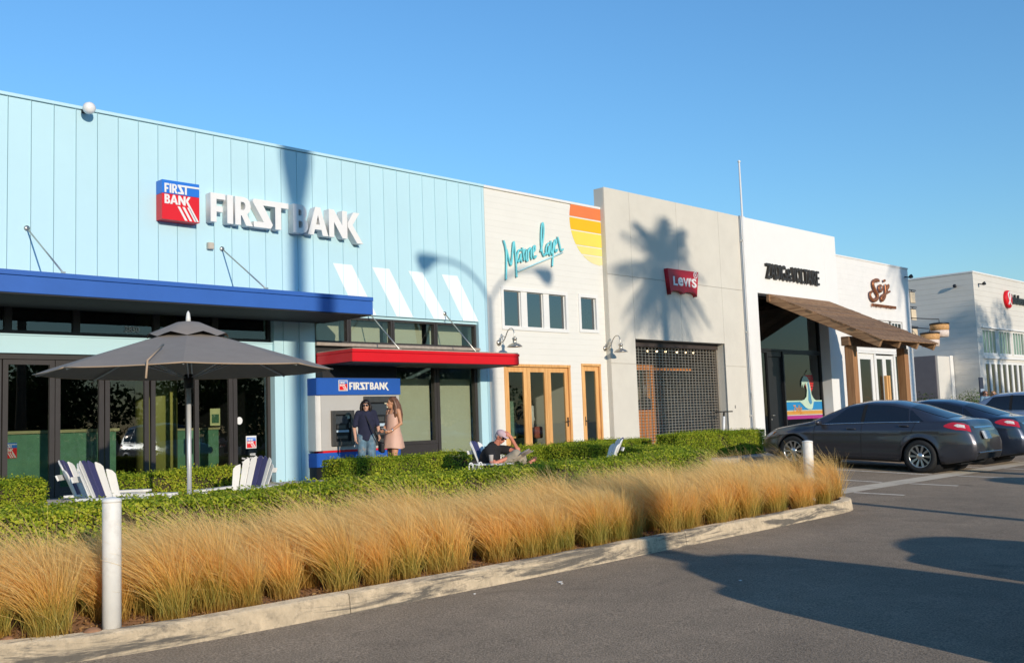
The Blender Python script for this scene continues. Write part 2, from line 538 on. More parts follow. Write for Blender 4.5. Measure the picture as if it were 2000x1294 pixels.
def kerb_mat():
    m = mat('kerb concrete', (.56, .455, .315), .95, var=.18, scale=9, bump=.9, bscale=45, diff=.7, spec=.15, stain=((.30, .24, .17), .7, 14))
    t = m.node_tree; N = t.nodes; L = t.links; p = N['Principled BSDF']
    src = p.inputs['Base Color'].links[0].from_socket
    # tyre scuffs and grime: streaks that run along the kerb
    tc = N.new('ShaderNodeTexCoord'); mp = N.new('ShaderNodeMapping'); mp.inputs['Scale'].default_value = (.55, 1.2, 5.0)
    L.new(tc.outputs['Object'], mp.inputs[0])
    n2 = N.new('ShaderNodeTexNoise'); n2.inputs['Scale'].default_value = 1.6; n2.inputs['Detail'].default_value = 9; n2.inputs['Roughness'].default_value = .72
    n2.inputs['Distortion'].default_value = .6
    L.new(mp.outputs[0], n2.inputs['Vector'])
    r = N.new('ShaderNodeMapRange'); r.inputs[1].default_value = .505; r.inputs[2].default_value = .60; r.inputs[4].default_value = .85
    L.new(n2.outputs['Fac'], r.inputs[0])
    mx = N.new('ShaderNodeMix'); mx.data_type = 'RGBA'; L.new(r.outputs[0], mx.inputs[0]); L.new(src, mx.inputs[6]); mx.inputs[7].default_value = (.085, .08, .075, 1)
    L.new(mx.outputs[2], p.inputs['Base Color'])
    return m
build_ground()
# ================================================================== shared facade materials
BLUE = mat('pale blue wall paint', (.475, .695, .755), .55, var=.02, scale=.8, bump=.04, bscale=30, orand=.012)
NAVY = mat('royal blue paint', (.035, .12, .42), .4, var=.05, scale=2, spec=.4)
RED = mat('canopy red paint', (.66, .006, .012), .4, var=.04, scale=2, spec=.4)
SOFF = mat('dark grey soffit', (.022, .022, .025), .7)
BRONZE = mat('dark bronze frame', (.038, .031, .028), .45, metal=.0, var=.1, spec=.5)
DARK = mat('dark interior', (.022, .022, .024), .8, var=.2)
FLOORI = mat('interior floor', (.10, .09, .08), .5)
WHITEP = mat('white sign enamel', (.78, .76, .73), .35, var=.02)
STEEL = mat('brushed steel', (.55, .52, .46), .35, metal=.9, var=.1)
GLASS = glass('shop glass', (.62, .66, .62), 1.75)
GLASSB = glass('clear shop glass', (.80, .84, .80), 1.6)
SILL = mat('weathered sill', (.35, .29, .24), .8, var=.2, scale=8)
BLIND = mat('sage roller blind', (.72, .72, .55), .8, var=.03)

FX, FY = 0, 17.8
def frame_rect(b, x0, x1, z0, z1, w, y0, y1):
    b.box(x0, x0 + w, y0, y1, z0, z1); b.box(x1 - w, x1, y0, y1, z0, z1)
    b.box(x0 + w, x1 - w, y0 + .001, y1 - .001, z0, z0 + w); b.box(x0 + w, x1 - w, y0 + .001, y1 - .001, z1 - w, z1)

def window(parent, x0, x1, z0, z1, yg, w=.05, d=.08, fm=None, gm=None, name='window', bevel=0):
    b = MB(); frame_rect(b, x0, x1, z0, z1, w, yg - d / 2, yg + d / 2)
    f = b.build(name, fm or BRONZE, parent, True, bevel=bevel)
    g = MB(); g.box(x0 + w - .004, x1 - w + .004, yg - .004, yg + .004, z0 + w - .004, z1 - w + .004)
    p = g.build('pane', gm or GLASS); p.parent = f
    return f

def build_bank():
    root = thing('bank_building', 'pale blue bank with vertical wall panels, blue awning and red canopy', 'building', (9.5, 17.8, .55))
    P = lambda b, n, m, **k: b.build(n, m, root, True, **k)
    X0, X1, TOP = 2.0, 17.06, 7.49
    # structural shell
    b = MB()
    b.box(X0, X1, 17.862, 18.16, 3.98, 7.40)
    b.box(11.03, 12.0, 17.862, 18.2, .3, 3.98); b.box(16.74, X1, 17.862, 18.2, .3, 3.98); b.box(X0, 2.5, 17.862, 18.2, .3, 3.98)
    b.box(X0, X0 + .2, 18.2, 25, .3, 6.4); b.box(X1 - .2, X1 - .004, 18.2, 25, .3, 6.4)
    b.box(X0, X1 - .004, 25, 25.2, .3, 6.4); b.box(X0 + .2, X1 - .2, 18.16, 25, 6.1, 6.3)
    P(b, 'wall', BLUE)
    b = MB(); b.box(X0 + .2, X1 - .2, 17.9, 25, .3, .565); P(b, 'floor', FLOORI)
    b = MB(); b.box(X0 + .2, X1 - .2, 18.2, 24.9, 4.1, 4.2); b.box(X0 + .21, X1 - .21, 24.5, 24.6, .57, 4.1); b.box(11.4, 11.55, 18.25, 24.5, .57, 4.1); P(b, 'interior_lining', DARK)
    # vertical wall panels
    k = 0; x = 2.08 - .382
    while x < X1:
        a, c = max(x, X0) + .005, min(x + .382, X1) - .005
        mid = (a + c) / 2
        zb = 4.0
        if 11.03 < mid < 12.0 or mid > 16.74: zb = .53
        elif 12 < mid < 16.74: zb = 4.04
        if c - a > .03:
            # clip panels that straddle the pillar edges
            parts = [(a, c, zb)]
            if a < 11.03 < c: parts = [(a, 11.03, 4.0), (11.03, c, .53)]
            elif a < 12.0 < c: parts = [(a, 12.0, .53), (12.0, c, 4.04)]
            elif a < 16.74 < c: parts = [(a, 16.74, 4.04), (16.74, c, .53)]
            b = MB()
            for (u, v, z) in parts:
                if v - u > .01: b.box(u, v, 17.80, 17.858, z, 7.415)
            P(b, 'wall_panel', BLUE)
            # rolled seam rib
        x += .382
    b = MB(); x = 2.08
    while x < X1 - .05:
        zb = 4.0
        if 11.03 < x < 12.02 or x > 16.74: zb = .53
        elif x > 12: zb = 4.04
        b.box(x - .016, x - .008, 17.792, 17.803, zb, 7.425); x += .382
    P(b, 'seam_rib', BLUE)
    b = MB(); b.box(X0 - .02, X1, 17.775, 18.22, 7.43, TOP); P(b, 'coping', BLUE, bevel=.006)
    # blue awning
    b = MB(); b.box(2.3, 12.27, 16.12, 17.795, 3.82, 4.085); b.box(2.3, 12.275, 16.105, 17.79, 4.09, 4.17)
    aw = P(b, 'awning', NAVY, bevel=.006)
    b = MB(); b.box(2.32, 12.24, 16.14, 17.79, 3.80, 3.818); s = b.build('soffit', SOFF); s.parent = aw; s.matrix_parent_inverse = Matrix.Identity(4)
    def rod(x, z0, y1, z1, par):
        b = MB(); b.tube([(x, 17.79, z0), (x, y1, z1)], .014, 8)
        b.lathe([(.045, 17.775), (.05, 17.79), (.05, 17.80)], 10, (x, 0, z0), 'y')
        b.box(x - .02, x + .02, y1 - .05, y1 + .05, z1 - .03, z1 + .015)
        o = b.build('tie_rod', STEEL); o.parent = par
    for x in (2.55, 6.216, 9.88): rod(x, 5.17, 16.2, 4.19, aw)
    # red canopy
    b = MB(); b.box(12.03, 16.80, 16.52, 17.79, 2.91, 3.10); b.box(12.028, 16.81, 16.508, 17.785, 3.104, 3.165)
    rc = P(b, 'canopy', RED, bevel=.005)
    b = MB(); b.box(12.05, 16.78, 16.54, 17.78, 2.892, 2.908); o = b.build('soffit', SOFF); o.parent = rc
    b = MB(); b.box(12.05, 16.79, 16.54, 17.78, 3.167, 3.19); o = b.build('canopy_roof', SILL); o.parent = rc
    for x, z in ((15.645, 4.19), (13.425, 4.09)): rod(x, z, 16.75, 3.20, rc)
    # left storefront: transom lights, pale band, folding glass doors
    b = MB(); b.box(2.5, 11.03, 17.87, 18.0, 3.035, 3.335); P(b, 'band_panel', BLUE, bevel=.004)
    b = MB(); b.box(2.5, 11.03, 17.865, 18.01, 3.34, 3.365); P(b, 'band_cap', BLUE)
    edges = [2.5, 3.6, 4.75, 5.98, 7.12, 8.6, 9.8, 11.03]
    for a, c in zip(edges[:-1], edges[1:]): window(root, a, c, 3.37, 3.98, 17.98, .06, .1)
    b = MB(); b.box(2.5, 11.03, 17.93, 18.06, 2.94, 3.03); P(b, 'head_rail', BRONZE)
    leaf = [(5.99, 6.69), (6.85, 7.55), (7.72, 8.39), (8.58, 9.22), (9.45, 10.11), (10.27, 10.98)]
    leaf = [(a - .865 * 2 * i, c - .865 * 2 * i) for i in (2, 1) for (a, c) in leaf[:2]] + leaf
    for (a, c) in leaf:
        f = window(root, a - .078, c + .07, .57, 2.935, 18.0, .085, .07, name='door_leaf')
        b = MB(); b.box(a - .0, c + .0, 17.975, 18.02, .66, .74); o = b.build('bottom_rail', BRONZE); o.parent = f
    # right bay: clerestory lights and display windows with blinds
    for a, c in ((12.02, 12.93), (12.94, 14.13), (14.14, 15.41), (15.42, 16.70)): window(root, a, c, 3.40, 3.98, 17.92, .05, .12)
    b = MB(); b.box(12.02, 16.72, 17.74, 17.99, 3.33, 3.395); P(b, 'window_sill', SILL)
    window(root, 14.13, 15.42, 1.16, 3.03, 17.95, .075, .12)
    window(root, 15.43, 16.72, .6, 3.03, 17.95, .085, .12)
    b = MB(); b.box(14.13, 15.42, 17.9, 17.99, .56, 1.155); P(b, 'base_panel', BRONZE)
    b = MB(); b.box(12.02, 16.73, 17.9, 18.0, 3.035, 3.33); b.box(12.02, 14.12, 17.93, 18.0, .56, 3.03); P(b, 'spandrel', BRONZE)
    b = MB(); b.box(14.15, 15.38, 18.12, 18.13, 1.2, 2.66); P(b, 'roller_blind', BLIND)
    b = MB(); b.box(15.46, 16.68, 18.12, 18.13, .62, 2.66); P(b, 'roller_blind', BLIND)
    for a, c in ((12.1, 13.0), (13.02, 14.1), (14.2, 15.35), (15.5, 16.62)):
        b = MB(); b.box(a, c, 18.3, 18.31, 3.45, 3.95); P(b, 'roller_blind', BLIND)
    # painted diagonal stripes on the wall (thin coats of paint)
    PST = mat('white stripe paint', (.80, .86, .86), .55, var=.02)
    for (xa, xb, xc, xd) in ((12.50, 13.0, 13.64, 13.10), (13.55, 14.03, 14.70, 14.21), (14.58, 15.0, 15.75, 15.31), (15.59, 16.09, 16.74, 16.24)):
        zt, zb = 5.12, 4.05
        b = MB(); b.prism([(xa, zt), (xb, zt), (xc, zb), (xd, zb)], 17.796, 17.7995); P(b, 'painted_stripe', PST)
    # house number on the transom glass
    wall_text('house_number', '3850', 8.0, 8.28, 3.47, 3.58, 17.96, .01, WHITEP, root, bold=.02)
    return root
BANK = build_bank()

# ---- things in and on the bank
LOGO_F = [[(0, 0), (.22, 0), (.22, .36), (.45, .36), (.45, .56), (.22, .56), (.22, .80), (.55, .80), (.55, 1), (0, 1)]]
LOGO_I = [[(.62, 0), (.84, 0), (.84, 1), (.62, 1)]]
LOGO_R = [[(.92, 0), (1.14, 0), (1.14, .34), (1.17, .34), (1.34, 0), (1.60, 0), (1.38, .40), (1.49, .52), (1.53, .68), (1.49, .86), (1.40, .96), (1.26, 1), (.92, 1)],
          [(1.14, .54), (1.14, .82), (1.25, .82), (1.31, .76), (1.32, .68), (1.30, .60), (1.25, .54)]]
LOGO_ST = [[(1.64, 1), (3.05, 1), (3.05, .8), (2.74, .8), (2.74, 0), (2.5, 0), (2.5, .8), (2.02, .8), (2.40, .14), (2.32, 0), (1.64, 0), (1.64, .2), (2.04, .2), (1.60, .9)]]
LOGO_B = [[(0, 0), (.40, 0), (.53, .06), (.60, .18), (.60, .34), (.54, .45), (.47, .51), (.53, .58), (.56, .68), (.55, .82), (.49, .93), (.38, 1), (0, 1)],
          [(.22, .18), (.33, .18), (.38, .24), (.38, .36), (.33, .42), (.22, .42)], [(.22, .6), (.31, .6), (.35, .65), (.35, .76), (.31, .82), (.22, .82)]]
LOGO_A = [[(.60, 0), (.84, 0), (.89, .2), (1.17, .2), (1.22, 0), (1.46, 0), (1.14, 1), (.92, 1)], [(.95, .38), (1.11, .38), (1.03, .72)]]
LOGO_N = [[(1.5, 0), (1.72, 0), (1.72, .55), (2.08, 0), (2.3, 0), (2.3, 1), (2.08, 1), (2.08, .46), (1.72, 1), (1.5, 1)]]
LOGO_K = [[(2.325, .44), (2.325, .60), (2.58, 1), (2.86, 1), (2.54, .53), (3.0, -.12), (2.73, -.12)]]
FIRST = [LOGO_F, LOGO_I, LOGO_R, LOGO_ST]; BANKW = [LOGO_B, LOGO_A, LOGO_N, LOGO_K]
def words(parent, which, x0, w, z0, h, yf, depth, m, name='letter'):
    for L in which:
        wall_outline(name, L, lambda x, y: (x0 + x / 3.05 * w, z0 + y * h), yf, depth, m, parent)

def build_bank_things():
    t = thing('wall_sign', 'large white raised letters FIRST BANK on the pale blue wall', 'sign', (11.3, 17.6, 5.65))
    words(t, FIRST, 9.54, 1.75, 5.65, .57, 17.60, .185, WHITEP)
    words(t, BANKW, 11.40, 1.80, 5.64, .60, 17.60, .185, WHITEP)
    LB = mat('logo blue', (.02, .17, .62), .35, var=.02); LR = mat('logo red', (.70, .012, .02), .35, var=.02)
    LW = WHITEP
    def logo(t, x0, z0, s, yf, d):
        b = MB(); b.box(x0, x0 + s, yf, yf + d, z0, z0 + .655 * s); b.build('red_panel', LR, t, True, bevel=.004 * s)
        b = MB(); b.box(x0, x0 + s, yf, yf + d, z0 + .66 * s, z0 + s); b.build('blue_panel', LB, t, True, bevel=.004 * s)
        e = .012 * s
        words(t, FIRST[:3], x0 + .06 * s, .66 * s, z0 + .68 * s, .235 * s, yf - e, e * .9, LW)
        wall_outline('letter', [[(1.64, 1), (4.3, 1), (4.3, .8), (2.74, .8), (2.74, 0), (2.5, 0), (2.5, .8), (2.02, .8), (2.40, .14), (2.32, 0), (1.64, 0), (1.64, .2), (2.04, .2), (1.60, .9)]],
                     lambda x, y: (x0 + .06 * s + x / 3.05 * .66 * s, z0 + .68 * s + y * .235 * s), yf - e, e * .9, LW, t)
        words(t, BANKW[:3], x0 + .06 * s, .74 * s, z0 + .40 * s, .235 * s, yf - e, e * .9, LW)
        wall_outline('letter', [[(2.34, .44), (2.34, .60), (2.58, 1), (2.86, 1), (2.56, .5), (3.78, -1.62), (3.48, -1.62)]],
                     lambda x, y: (x0 + .06 * s + x / 3.05 * .74 * s, z0 + .40 * s + y * .235 * s), yf - e, e * .9, LW, t)
        for i in range(3):
            xa = x0 + (.40 + .13 * i) * s; zt = z0 + .36 * s; dx = .20 * s; wd = .065 * s
            b = MB(); b.prism([(xa, zt), (xa + wd, zt), (xa + wd + dx, z0 + .02 * s), (xa + dx, z0 + .02 * s)], yf - e, yf - .1 * e); b.build('stripe', LW, t, True)
    t = thing('logo_sign', 'square red and blue logo box sign beside the white letters', 'sign', (8.9, 17.55, 5.57))
    logo(t, 8.53, 5.57, .75, 17.55, .24)
    # cash machine cabinet
    t = thing('cash_machine', 'blue and grey bank cash machine cabinet set in the wall beneath the red canopy', 'cash machine', (12.9, 17.5, .55))
    GREYP = mat('atm grey laminate', (.47, .45, .42), .5, var=.03); ATMB = mat('atm blue', (.02, .10, .42), .4, var=.03)
    ATMW = mat('atm white edge', (.72, .69, .64), .5); GUN = mat('gunmetal', (.13, .12, .11), .35, metal=.7, var=.15); BLK = mat('black plastic', (.015, .015, .016), .35)
    P = lambda b, n, m, **k: b.build(n, m, t, True, **k)
    b = MB(); b.box(11.93, 13.98, 17.5, 17.92, 1.13, 2.27); P(b, 'cabinet', GREYP, bevel=.004)
    b = MB(); b.box(12.02, 13.98, 17.56, 17.9, 2.63, 2.9); P(b, 'top_grille', SOFF)
    b = MB(); b.box(11.80, 11.93, 17.52, 17.92, 1.13, 2.27); P(b, 'side_trim', ATMW)
    b = MB(); b.box(11.80, 14.0, 17.47, 17.92, 2.275, 2.63); P(b, 'header', ATMB, bevel=.004)
    b = MB(); b.box(11.80, 13.98, 17.5, 17.92, .80, 1.085); P(b, 'base_band', ATMB)
    b = MB(); b.box(11.95, 13.98, 17.49, 17.9, 1.088, 1.128); P(b, 'red_trim', LR)
    b = MB(); b.box(11.82, 13.96, 17.54, 17.92, .54, .798); P(b, 'plinth', BLK)
    words(t, FIRST, 12.62, .52, 2.385, .155, 17.46, .012, LW); words(t, BANKW, 13.16, .52, 2.385, .155, 17.46, .012, LW)
    b = MB(); b.box(12.345, 12.575, 17.455, 17.472, 2.36, 2.585); P(b, 'logo_plate', LW)
    logo(t, 12.36, 2.375, .20, 17.45, .006)
    def machine(x0, x1, z0, z1):
        b = MB(); frame_rect(b, x0, x1, z0, z1, .085 * (x1 - x0) / .55, 17.43, 17.53); f = b.build('bezel', GUN, t, True, bevel=.006)
        w = x1 - x0; h = z1 - z0
        def q(n, m, a, c, e, g, y0, y1):
            bb = MB(); bb.box(x0 + a * w, x0 + c * w, y0, y1, z0 + e * h, z0 + g * h); o = bb.build(n, m); o.parent = f; return o
        q('back_plate', BLK, .1, .9, .08, .9, 17.49, 17.52)
        q('screen', mat('atm screen', (.05, .06, .07), .15), .2, .72, .62, .84, 17.475, 17.488)
        q('shelf', mat('atm shelf', (.45, .55, .62), .3), .18, .74, .38, .44, 17.44, 17.487)
        q('slot', GUN, .2, .7, .2, .28, 17.46, 17.487); q('card_reader', GUN, .76, .86, .5, .66, 17.455, 17.487)
        q('keypad', GUN, .24, .62, .48, .58, 17.465, 17.488)
        q('notice', mat('receipt label', (.62, .58, .42), .6), .66, .84, .76, .87, 17.48, 17.489)
    machine(12.16, 12.72, 1.22, 1.95)
    machine(13.0, 13.85, 1.2, 2.24)
    # green counter with the logo, and the round column, seen through the doors
    GRN = mat('green counter laminate', (.13, .30, .18), .4, var=.14, scale=7, spec=.5)
    t = thing('service_counter', 'long green service counter with small logo behind the glass doors', 'counter', (6.5, 19.7, .565))
    b = MB(); b.box(3.6, 8.55, 19.6, 20.3, .565, 1.68); b.build('body', GRN, t, True)
    b = MB(); b.box(3.55, 8.6, 19.55, 20.35, 1.685, 1.74); b.build('top', mat('counter edge', (.45, .42, .22), .4), t, True)
    logo(t, 6.42, 1.25, .28, 19.585, .012)
    t = thing('teller_counter', 'green counter standing behind the entrance door of the bank', 'counter', (10.2, 20.8, .565))
    b = MB(); b.box(9.9, 11.2, 20.4, 20.9, .565, 1.65); b.build('body', GRN, t, True)
    b = MB(); b.box(9.88, 11.22, 20.37, 20.92, 1.655, 1.70); b.build('top', MATS['counter edge'], t, True)
    b = MB(); b.lathe([(.42, .565), (.42, 4.1)], 32, (9.72, 20.3, 0)); o = b.build('interior_column', mat('olive column', (.36, .36, .10), .5, var=.05))
    tag(o, 'round olive column inside the bank behind the glass doors', 'column')
    b = MB()
    DIM = mat('dim office furniture', (.06, .055, .05), .5)
    # notices on the glass
    t = thing('door_notice', 'green and white notice stuck inside the glass door', 'notice', (9.85, 18.03, 1.75))
    b = MB(); b.box(9.72, 9.93, 18.02, 18.03, 1.72, 2.05); b.build('sheet', mat('notice paper', (.66, .64, .30), .7), t, True)
    b = MB(); b.box(9.75, 9.90, 18.010, 18.018, 1.77, 1.94); b.build('picture', mat('notice green', (.07, .17, .08), .6, var=.5, scale=30), t, True)
    t = thing('hours_sign', 'white logo sticker and opening hours lettering on the bank door glass', 'sign', (10.6, 17.985, .9))
    b = MB(); b.box(10.47, 10.70, 17.983, 17.991, 1.245, 1.495); b.build('logo_plate', LW, t, True)
    logo(t, 10.485, 1.26, .20, 17.975, .006)
    for i, (s, x0, x1) in enumerate((('HOURS', 10.56, 10.68), ('Mon - Thu 9:00 a.m.-4:00 p.m.', 10.38, 10.86), ('Friday 9:00 a.m.-6:00 p.m.', 10.38, 10.80), ('Sat - Sun Closed', 10.38, 10.65))):
        wall_text('lettering', s, x0, x1, 1.10 - .075 * i, 1.10 - .075 * i + .05, 17.986, .006, LW, t, bold=.02)
    b = MB(); b.prism([(10.33 + .065 * math.cos(k * .314), 1.80 + .075 * math.sin(k * .314)) for k in range(20)], 17.982, 17.99); o = b.build('door_sticker', LW); tag(o, 'round white sticker on the glass of the bank door', 'sticker')
    # small fittings
    t = thing('security_camera', 'white round security camera at the bank roof edge', 'camera', (7.17, 17.7, 7.42))
    b = MB(); b.lathe([(.05, 17.62), (.095, 17.6), (.11, 17.55), (.10, 17.49), (.06, 17.455), (.01, 17.45)], 18, (7.17, 0, 7.40), 'y'); b.build('housing', WHITEP, t, True)
    b = MB(); b.box(7.13, 7.21, 17.6, 17.79, 7.37, 7.43); b.build('bracket', SOFF, t, True)
    t = thing('junction_box', 'small beige junction box on the blue wall below the white letters', 'electrical box', (9.6, 17.75, 5.15))
    b = MB(); b.box(9.55, 9.67, 17.71, 17.792, 5.13, 5.26); b.build('box', mat('beige metal', (.50, .44, .36), .5), t, True, bevel=.006)
    b = MB(); b.box(9.562, 9.658, 17.703, 17.709, 5.142, 5.248); b.build('cover', mat('beige metal', (.5, .44, .36)), t, True)
build_bank_things()
# ================================================================== the white shops
CREAM = mat('cream wall paint', (.76, .73, .66), .6, var=.02, scale=1.2, bump=.03, bscale=40, orand=.008)
WTRIM = mat('white trim paint', (.77, .75, .71), .5, var=.02)
STUCCO = mat('grey beige stucco', (.64, .60, .52), .8, var=.035, scale=1.4, bump=.25, bscale=70, diff=.3, orand=.008, stain=((.5, .46, .4), .25, .9))
WSTUC = mat('bright white stucco', (.785, .775, .745), .75, var=.015, scale=1.5, bump=.12, bscale=80)
WBRICK = mat('white painted brick', (.78, .75, .71), .7, var=.03, scale=3, bump=.1, bscale=20)
FIR = wood('honey fir', (.62, .30, .10), (.80, .46, .18), .4, axis=2, scale=.8, orand=.06)
CEDAR = wood('weathered cedar', (.16, .085, .042), (.36, .21, .11), .75, axis=1, scale=.6, orand=.2)
POSTW = wood('cedar post', (.26, .12, .05), (.42, .22, .10), .65, axis=2, scale=.6, orand=.08)
GLASSUP = glass('upper window glass', (.20, .24, .24), 3.0, wav=.02)
GLASSD = glass('dark tinted glass', (.40, .42, .41), 1.65)
BLK2 = mat('black metal', (.02, .02, .021), .4, var=.1)

def boards(parent, axis, plane, thick, u0, u1, z0, z1, step, openings, m, sign=-1, lap=.0005, gap=.0012, name='board'):
    """horizontal lap boards; axis 'x' runs along X on plane Y, axis 'y' runs along Y on plane X; openings (u0,u1,z0,z1)"""
    z = z0
    while z < z1 - .02:
        za, zb = z, min(z + step - gap, z1)
        cuts = sorted(set([za, zb] + [q for o in openings for q in (o[2], o[3]) if za < q < zb]))
        runs = {}
        for a, c in zip(cuts[:-1], cuts[1:]):
            mid = (a + c) / 2
            segs = [(u0, u1)]
            for o in openings:
                if o[2] < mid < o[3]:
                    nx = []
                    for s in segs:
                        if o[1] <= s[0] or o[0] >= s[1]: nx.append(s); continue
                        if o[0] > s[0]: nx.append((s[0], o[0]))
                        if o[1] < s[1]: nx.append((o[1], s[1]))
                    segs = nx
            for s in segs:
                key = next((k for k in runs if k[0] < s[1] and s[0] < k[1]), None)
                if key is None: key = s; runs[key] = MB()
                b = runs[key]
                # wedge: proud at the foot, thin at the head
                p0 = plane; p1 = plane - sign * lap
                back = plane - sign * thick
                if axis == 'x':
                    vs = [(s[0], p0, a), (s[0], p1, c), (s[0], back, c), (s[0], back, a), (s[1], p0, a), (s[1], p1, c), (s[1], back, c), (s[1], back, a)]
                else:
                    vs = [(p0, s[0], a), (p1, s[0], c), (back, s[0], c), (back, s[0], a), (p0, s[1], a), (p1, s[1], c), (back, s[1], c), (back, s[1], a)]
                b.add(vs, [(0, 1, 2, 3), (4, 7, 6, 5), (0, 4, 5, 1), (1, 5, 6, 2), (2, 6, 7, 3), (3, 7, 4, 0)])
        for b in runs.values(): b.build(name, m, parent, True)
        z += step

def shell(b, x0, x1, yf, yb, z0, z1, openings, th=.2, drop=1.2):
    """front wall with rectangular openings, plus sides, back and roof"""
    xs = sorted(set([x0, x1] + [q for o in openings for q in o[:2]])); zs = sorted(set([z0, z1] + [q for o in openings for q in o[2:]]))
    for a, c in zip(xs[:-1], xs[1:]):
        run = None
        for e, g in zip(zs[:-1], zs[1:]):
            mx, mz = (a + c) / 2, (e + g) / 2
            hole = any(o[0] < mx < o[1] and o[2] < mz < o[3] for o in openings)
            if not hole: run = (run[0], g) if run else (e, g)
            if (hole or g == zs[-1]) and run: b.box(a, c, yf, yf + th, *run); run = None
    zs_ = z1 - drop
    b.box(x0, x0 + .2, yf + th, yb, z0, zs_); b.box(x1 - .2, x1, yf + th, yb, z0, zs_)
    b.box(x0, x1, yb, yb + .2, z0, zs_); b.box(x0 + .2, x1 - .2, yf + th, yb, zs_ - .5, zs_ - .3)

def build_beach_shop():
    root = thing('clothing_shop', 'cream clothing shop with half sun mural and honey wood doors', 'building', (19.3, 17.8, .55))
    P = lambda b, n, m, **k: b.build(n, m, root, True, **k)
    X0, X1 = 17.064, 21.56
    ops = [(17.57, 19.99, 3.93, 4.94), (20.50, 21.24, 3.97, 4.94), (17.57, 20.0, .5, 3.03), (20.48, 21.26, .5, 3.08)]
    b = MB(); shell(b, X0, X1, 17.83, 25, .3, 7.42, ops); P(b, 'wall', CREAM)
    boards(root, 'x', 17.802, .028, X0, X1, .55, 7.40, .152, ops, CREAM)
    b = MB(); b.box(X0, X1, 17.785, 18.1, 7.425, 7.49); P(b, 'coping', WTRIM, bevel=.006)
    b = MB(); b.box(X0 + .2, X1 - .2, 18.03, 25, .3, .566); P(b, 'floor', FLOORI)
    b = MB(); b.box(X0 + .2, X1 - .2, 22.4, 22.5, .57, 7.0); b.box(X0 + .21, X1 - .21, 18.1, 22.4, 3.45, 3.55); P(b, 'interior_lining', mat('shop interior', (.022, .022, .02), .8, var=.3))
    # upper windows with white trim
    b = MB(); frame_rect(b, 17.53, 20.03, 3.89, 4.98, .09, 17.775, 17.9)
    P(b, 'window_trim', WTRIM, bevel=.004)
    for a, c in ((18.25, 18.47), (19.085, 19.30)):
        b = MB(); b.box(a, c, 17.80, 17.9, 3.98, 4.89); P(b, 'window_mullion', WTRIM)
    b = MB(); frame_rect(b, 20.46, 21.28, 3.93, 4.98, .09, 17.775, 17.9); P(b, 'window_trim', WTRIM, bevel=.004)
    for a, c in ((17.62, 18.25), (18.47, 19.085), (19.30, 19.94), (20.55, 21.19)): window(root, a, c, 3.98, 4.89, 17.87, .02, .04, WTRIM, GLASSUP)
    b = MB(); b.box(17.3, 21.4, 18.6, 18.62, 3.6, 5.3); P(b, 'interior_lining', MATS['shop interior'])
    # folding wood doors and single door
    b = MB(); b.box(17.55, 20.02, 17.77, 17.92, 2.965, 3.035); b.box(17.55, 17.62, 17.78, 17.92, .56, 2.963); b.box(19.95, 20.02, 17.78, 17.92, .56, 2.963); P(b, 'door_frame', FIR, bevel=.004)
    b = MB(); b.box(20.47, 21.27, 17.77, 17.92, 3.02, 3.085); b.box(20.47, 20.53, 17.78, 17.92, .56, 3.018); b.box(21.21, 21.27, 17.78, 17.92, .56, 3.018); P(b, 'door_frame', FIR, bevel=.004)
    for i, (a, c) in enumerate(((17.625, 18.395), (18.40, 19.165), (19.17, 19.945))):
        f = window(root, a, c, .58, 2.955, 17.86, .12, .06, FIR, GLASSB, name='door_leaf', bevel=.004)
        b = MB(); b.box(a + .1, c - .1, 17.835, 17.885, .68, .86); o = b.build('bottom_rail', FIR); o.parent = f
        if i == 2:
            b = MB(); b.box(c - .085, c - .04, 17.815, 17.83, 1.42, 1.66); b.tube([(c - .06, 17.82, 1.55), (c - .06, 17.77, 1.55), (c - .18, 17.77, 1.55)], .011); o = b.build('door_handle', BLK2); o.parent = f
    f = window(root, 20.535, 21.205, .58, 3.01, 17.86, .12, .06, FIR, GLASSB, name='door_leaf', bevel=.004)
    b = MB(); b.box(20.55, 20.6, 17.815, 17.83, 1.42, 1.66); b.tube([(20.575, 17.82, 1.55), (20.575, 17.77, 1.55), (20.69, 17.77, 1.55)], .011); o = b.build('door_handle', BLK2); o.parent = f
    # sun mural: bands of paint, cut by the right-hand wall
    cx, cz, r = 21.42, 7.02, 1.19
    bands = [(7.10, 7.44, (.78, .20, .06)), (6.73, 7.06, (.82, .47, .01)), (6.33, 6.70, (.84, .66, .10)), (6.09, 6.30, (.84, .70, .20)), (5.80, 6.06, (.82, .70, .34))]
    for i, (za, zb, c) in enumerate(bands):
        pts = []; n = 10
        for k in range(n + 1):
            z = zb + (za - zb) * k / n
            d = max(r * r - (z - cz) ** 2, 0) ** .5; pts.append((cx - d * .985, z))
        zl = za
        rt = [(min(X1 - .002, cx + max(r * r - (pts[k][1] - cz) ** 2, 0) ** .5), pts[k][1]) for k in range(n, -1, -1)]
        b = MB(); b.prism(pts + rt, 17.796, 17.7995); P(b, 'painted_band', mat('mural paint %d' % i, c, .6, var=.02, scale=2))
    return root
SHOP1 = build_beach_shop()
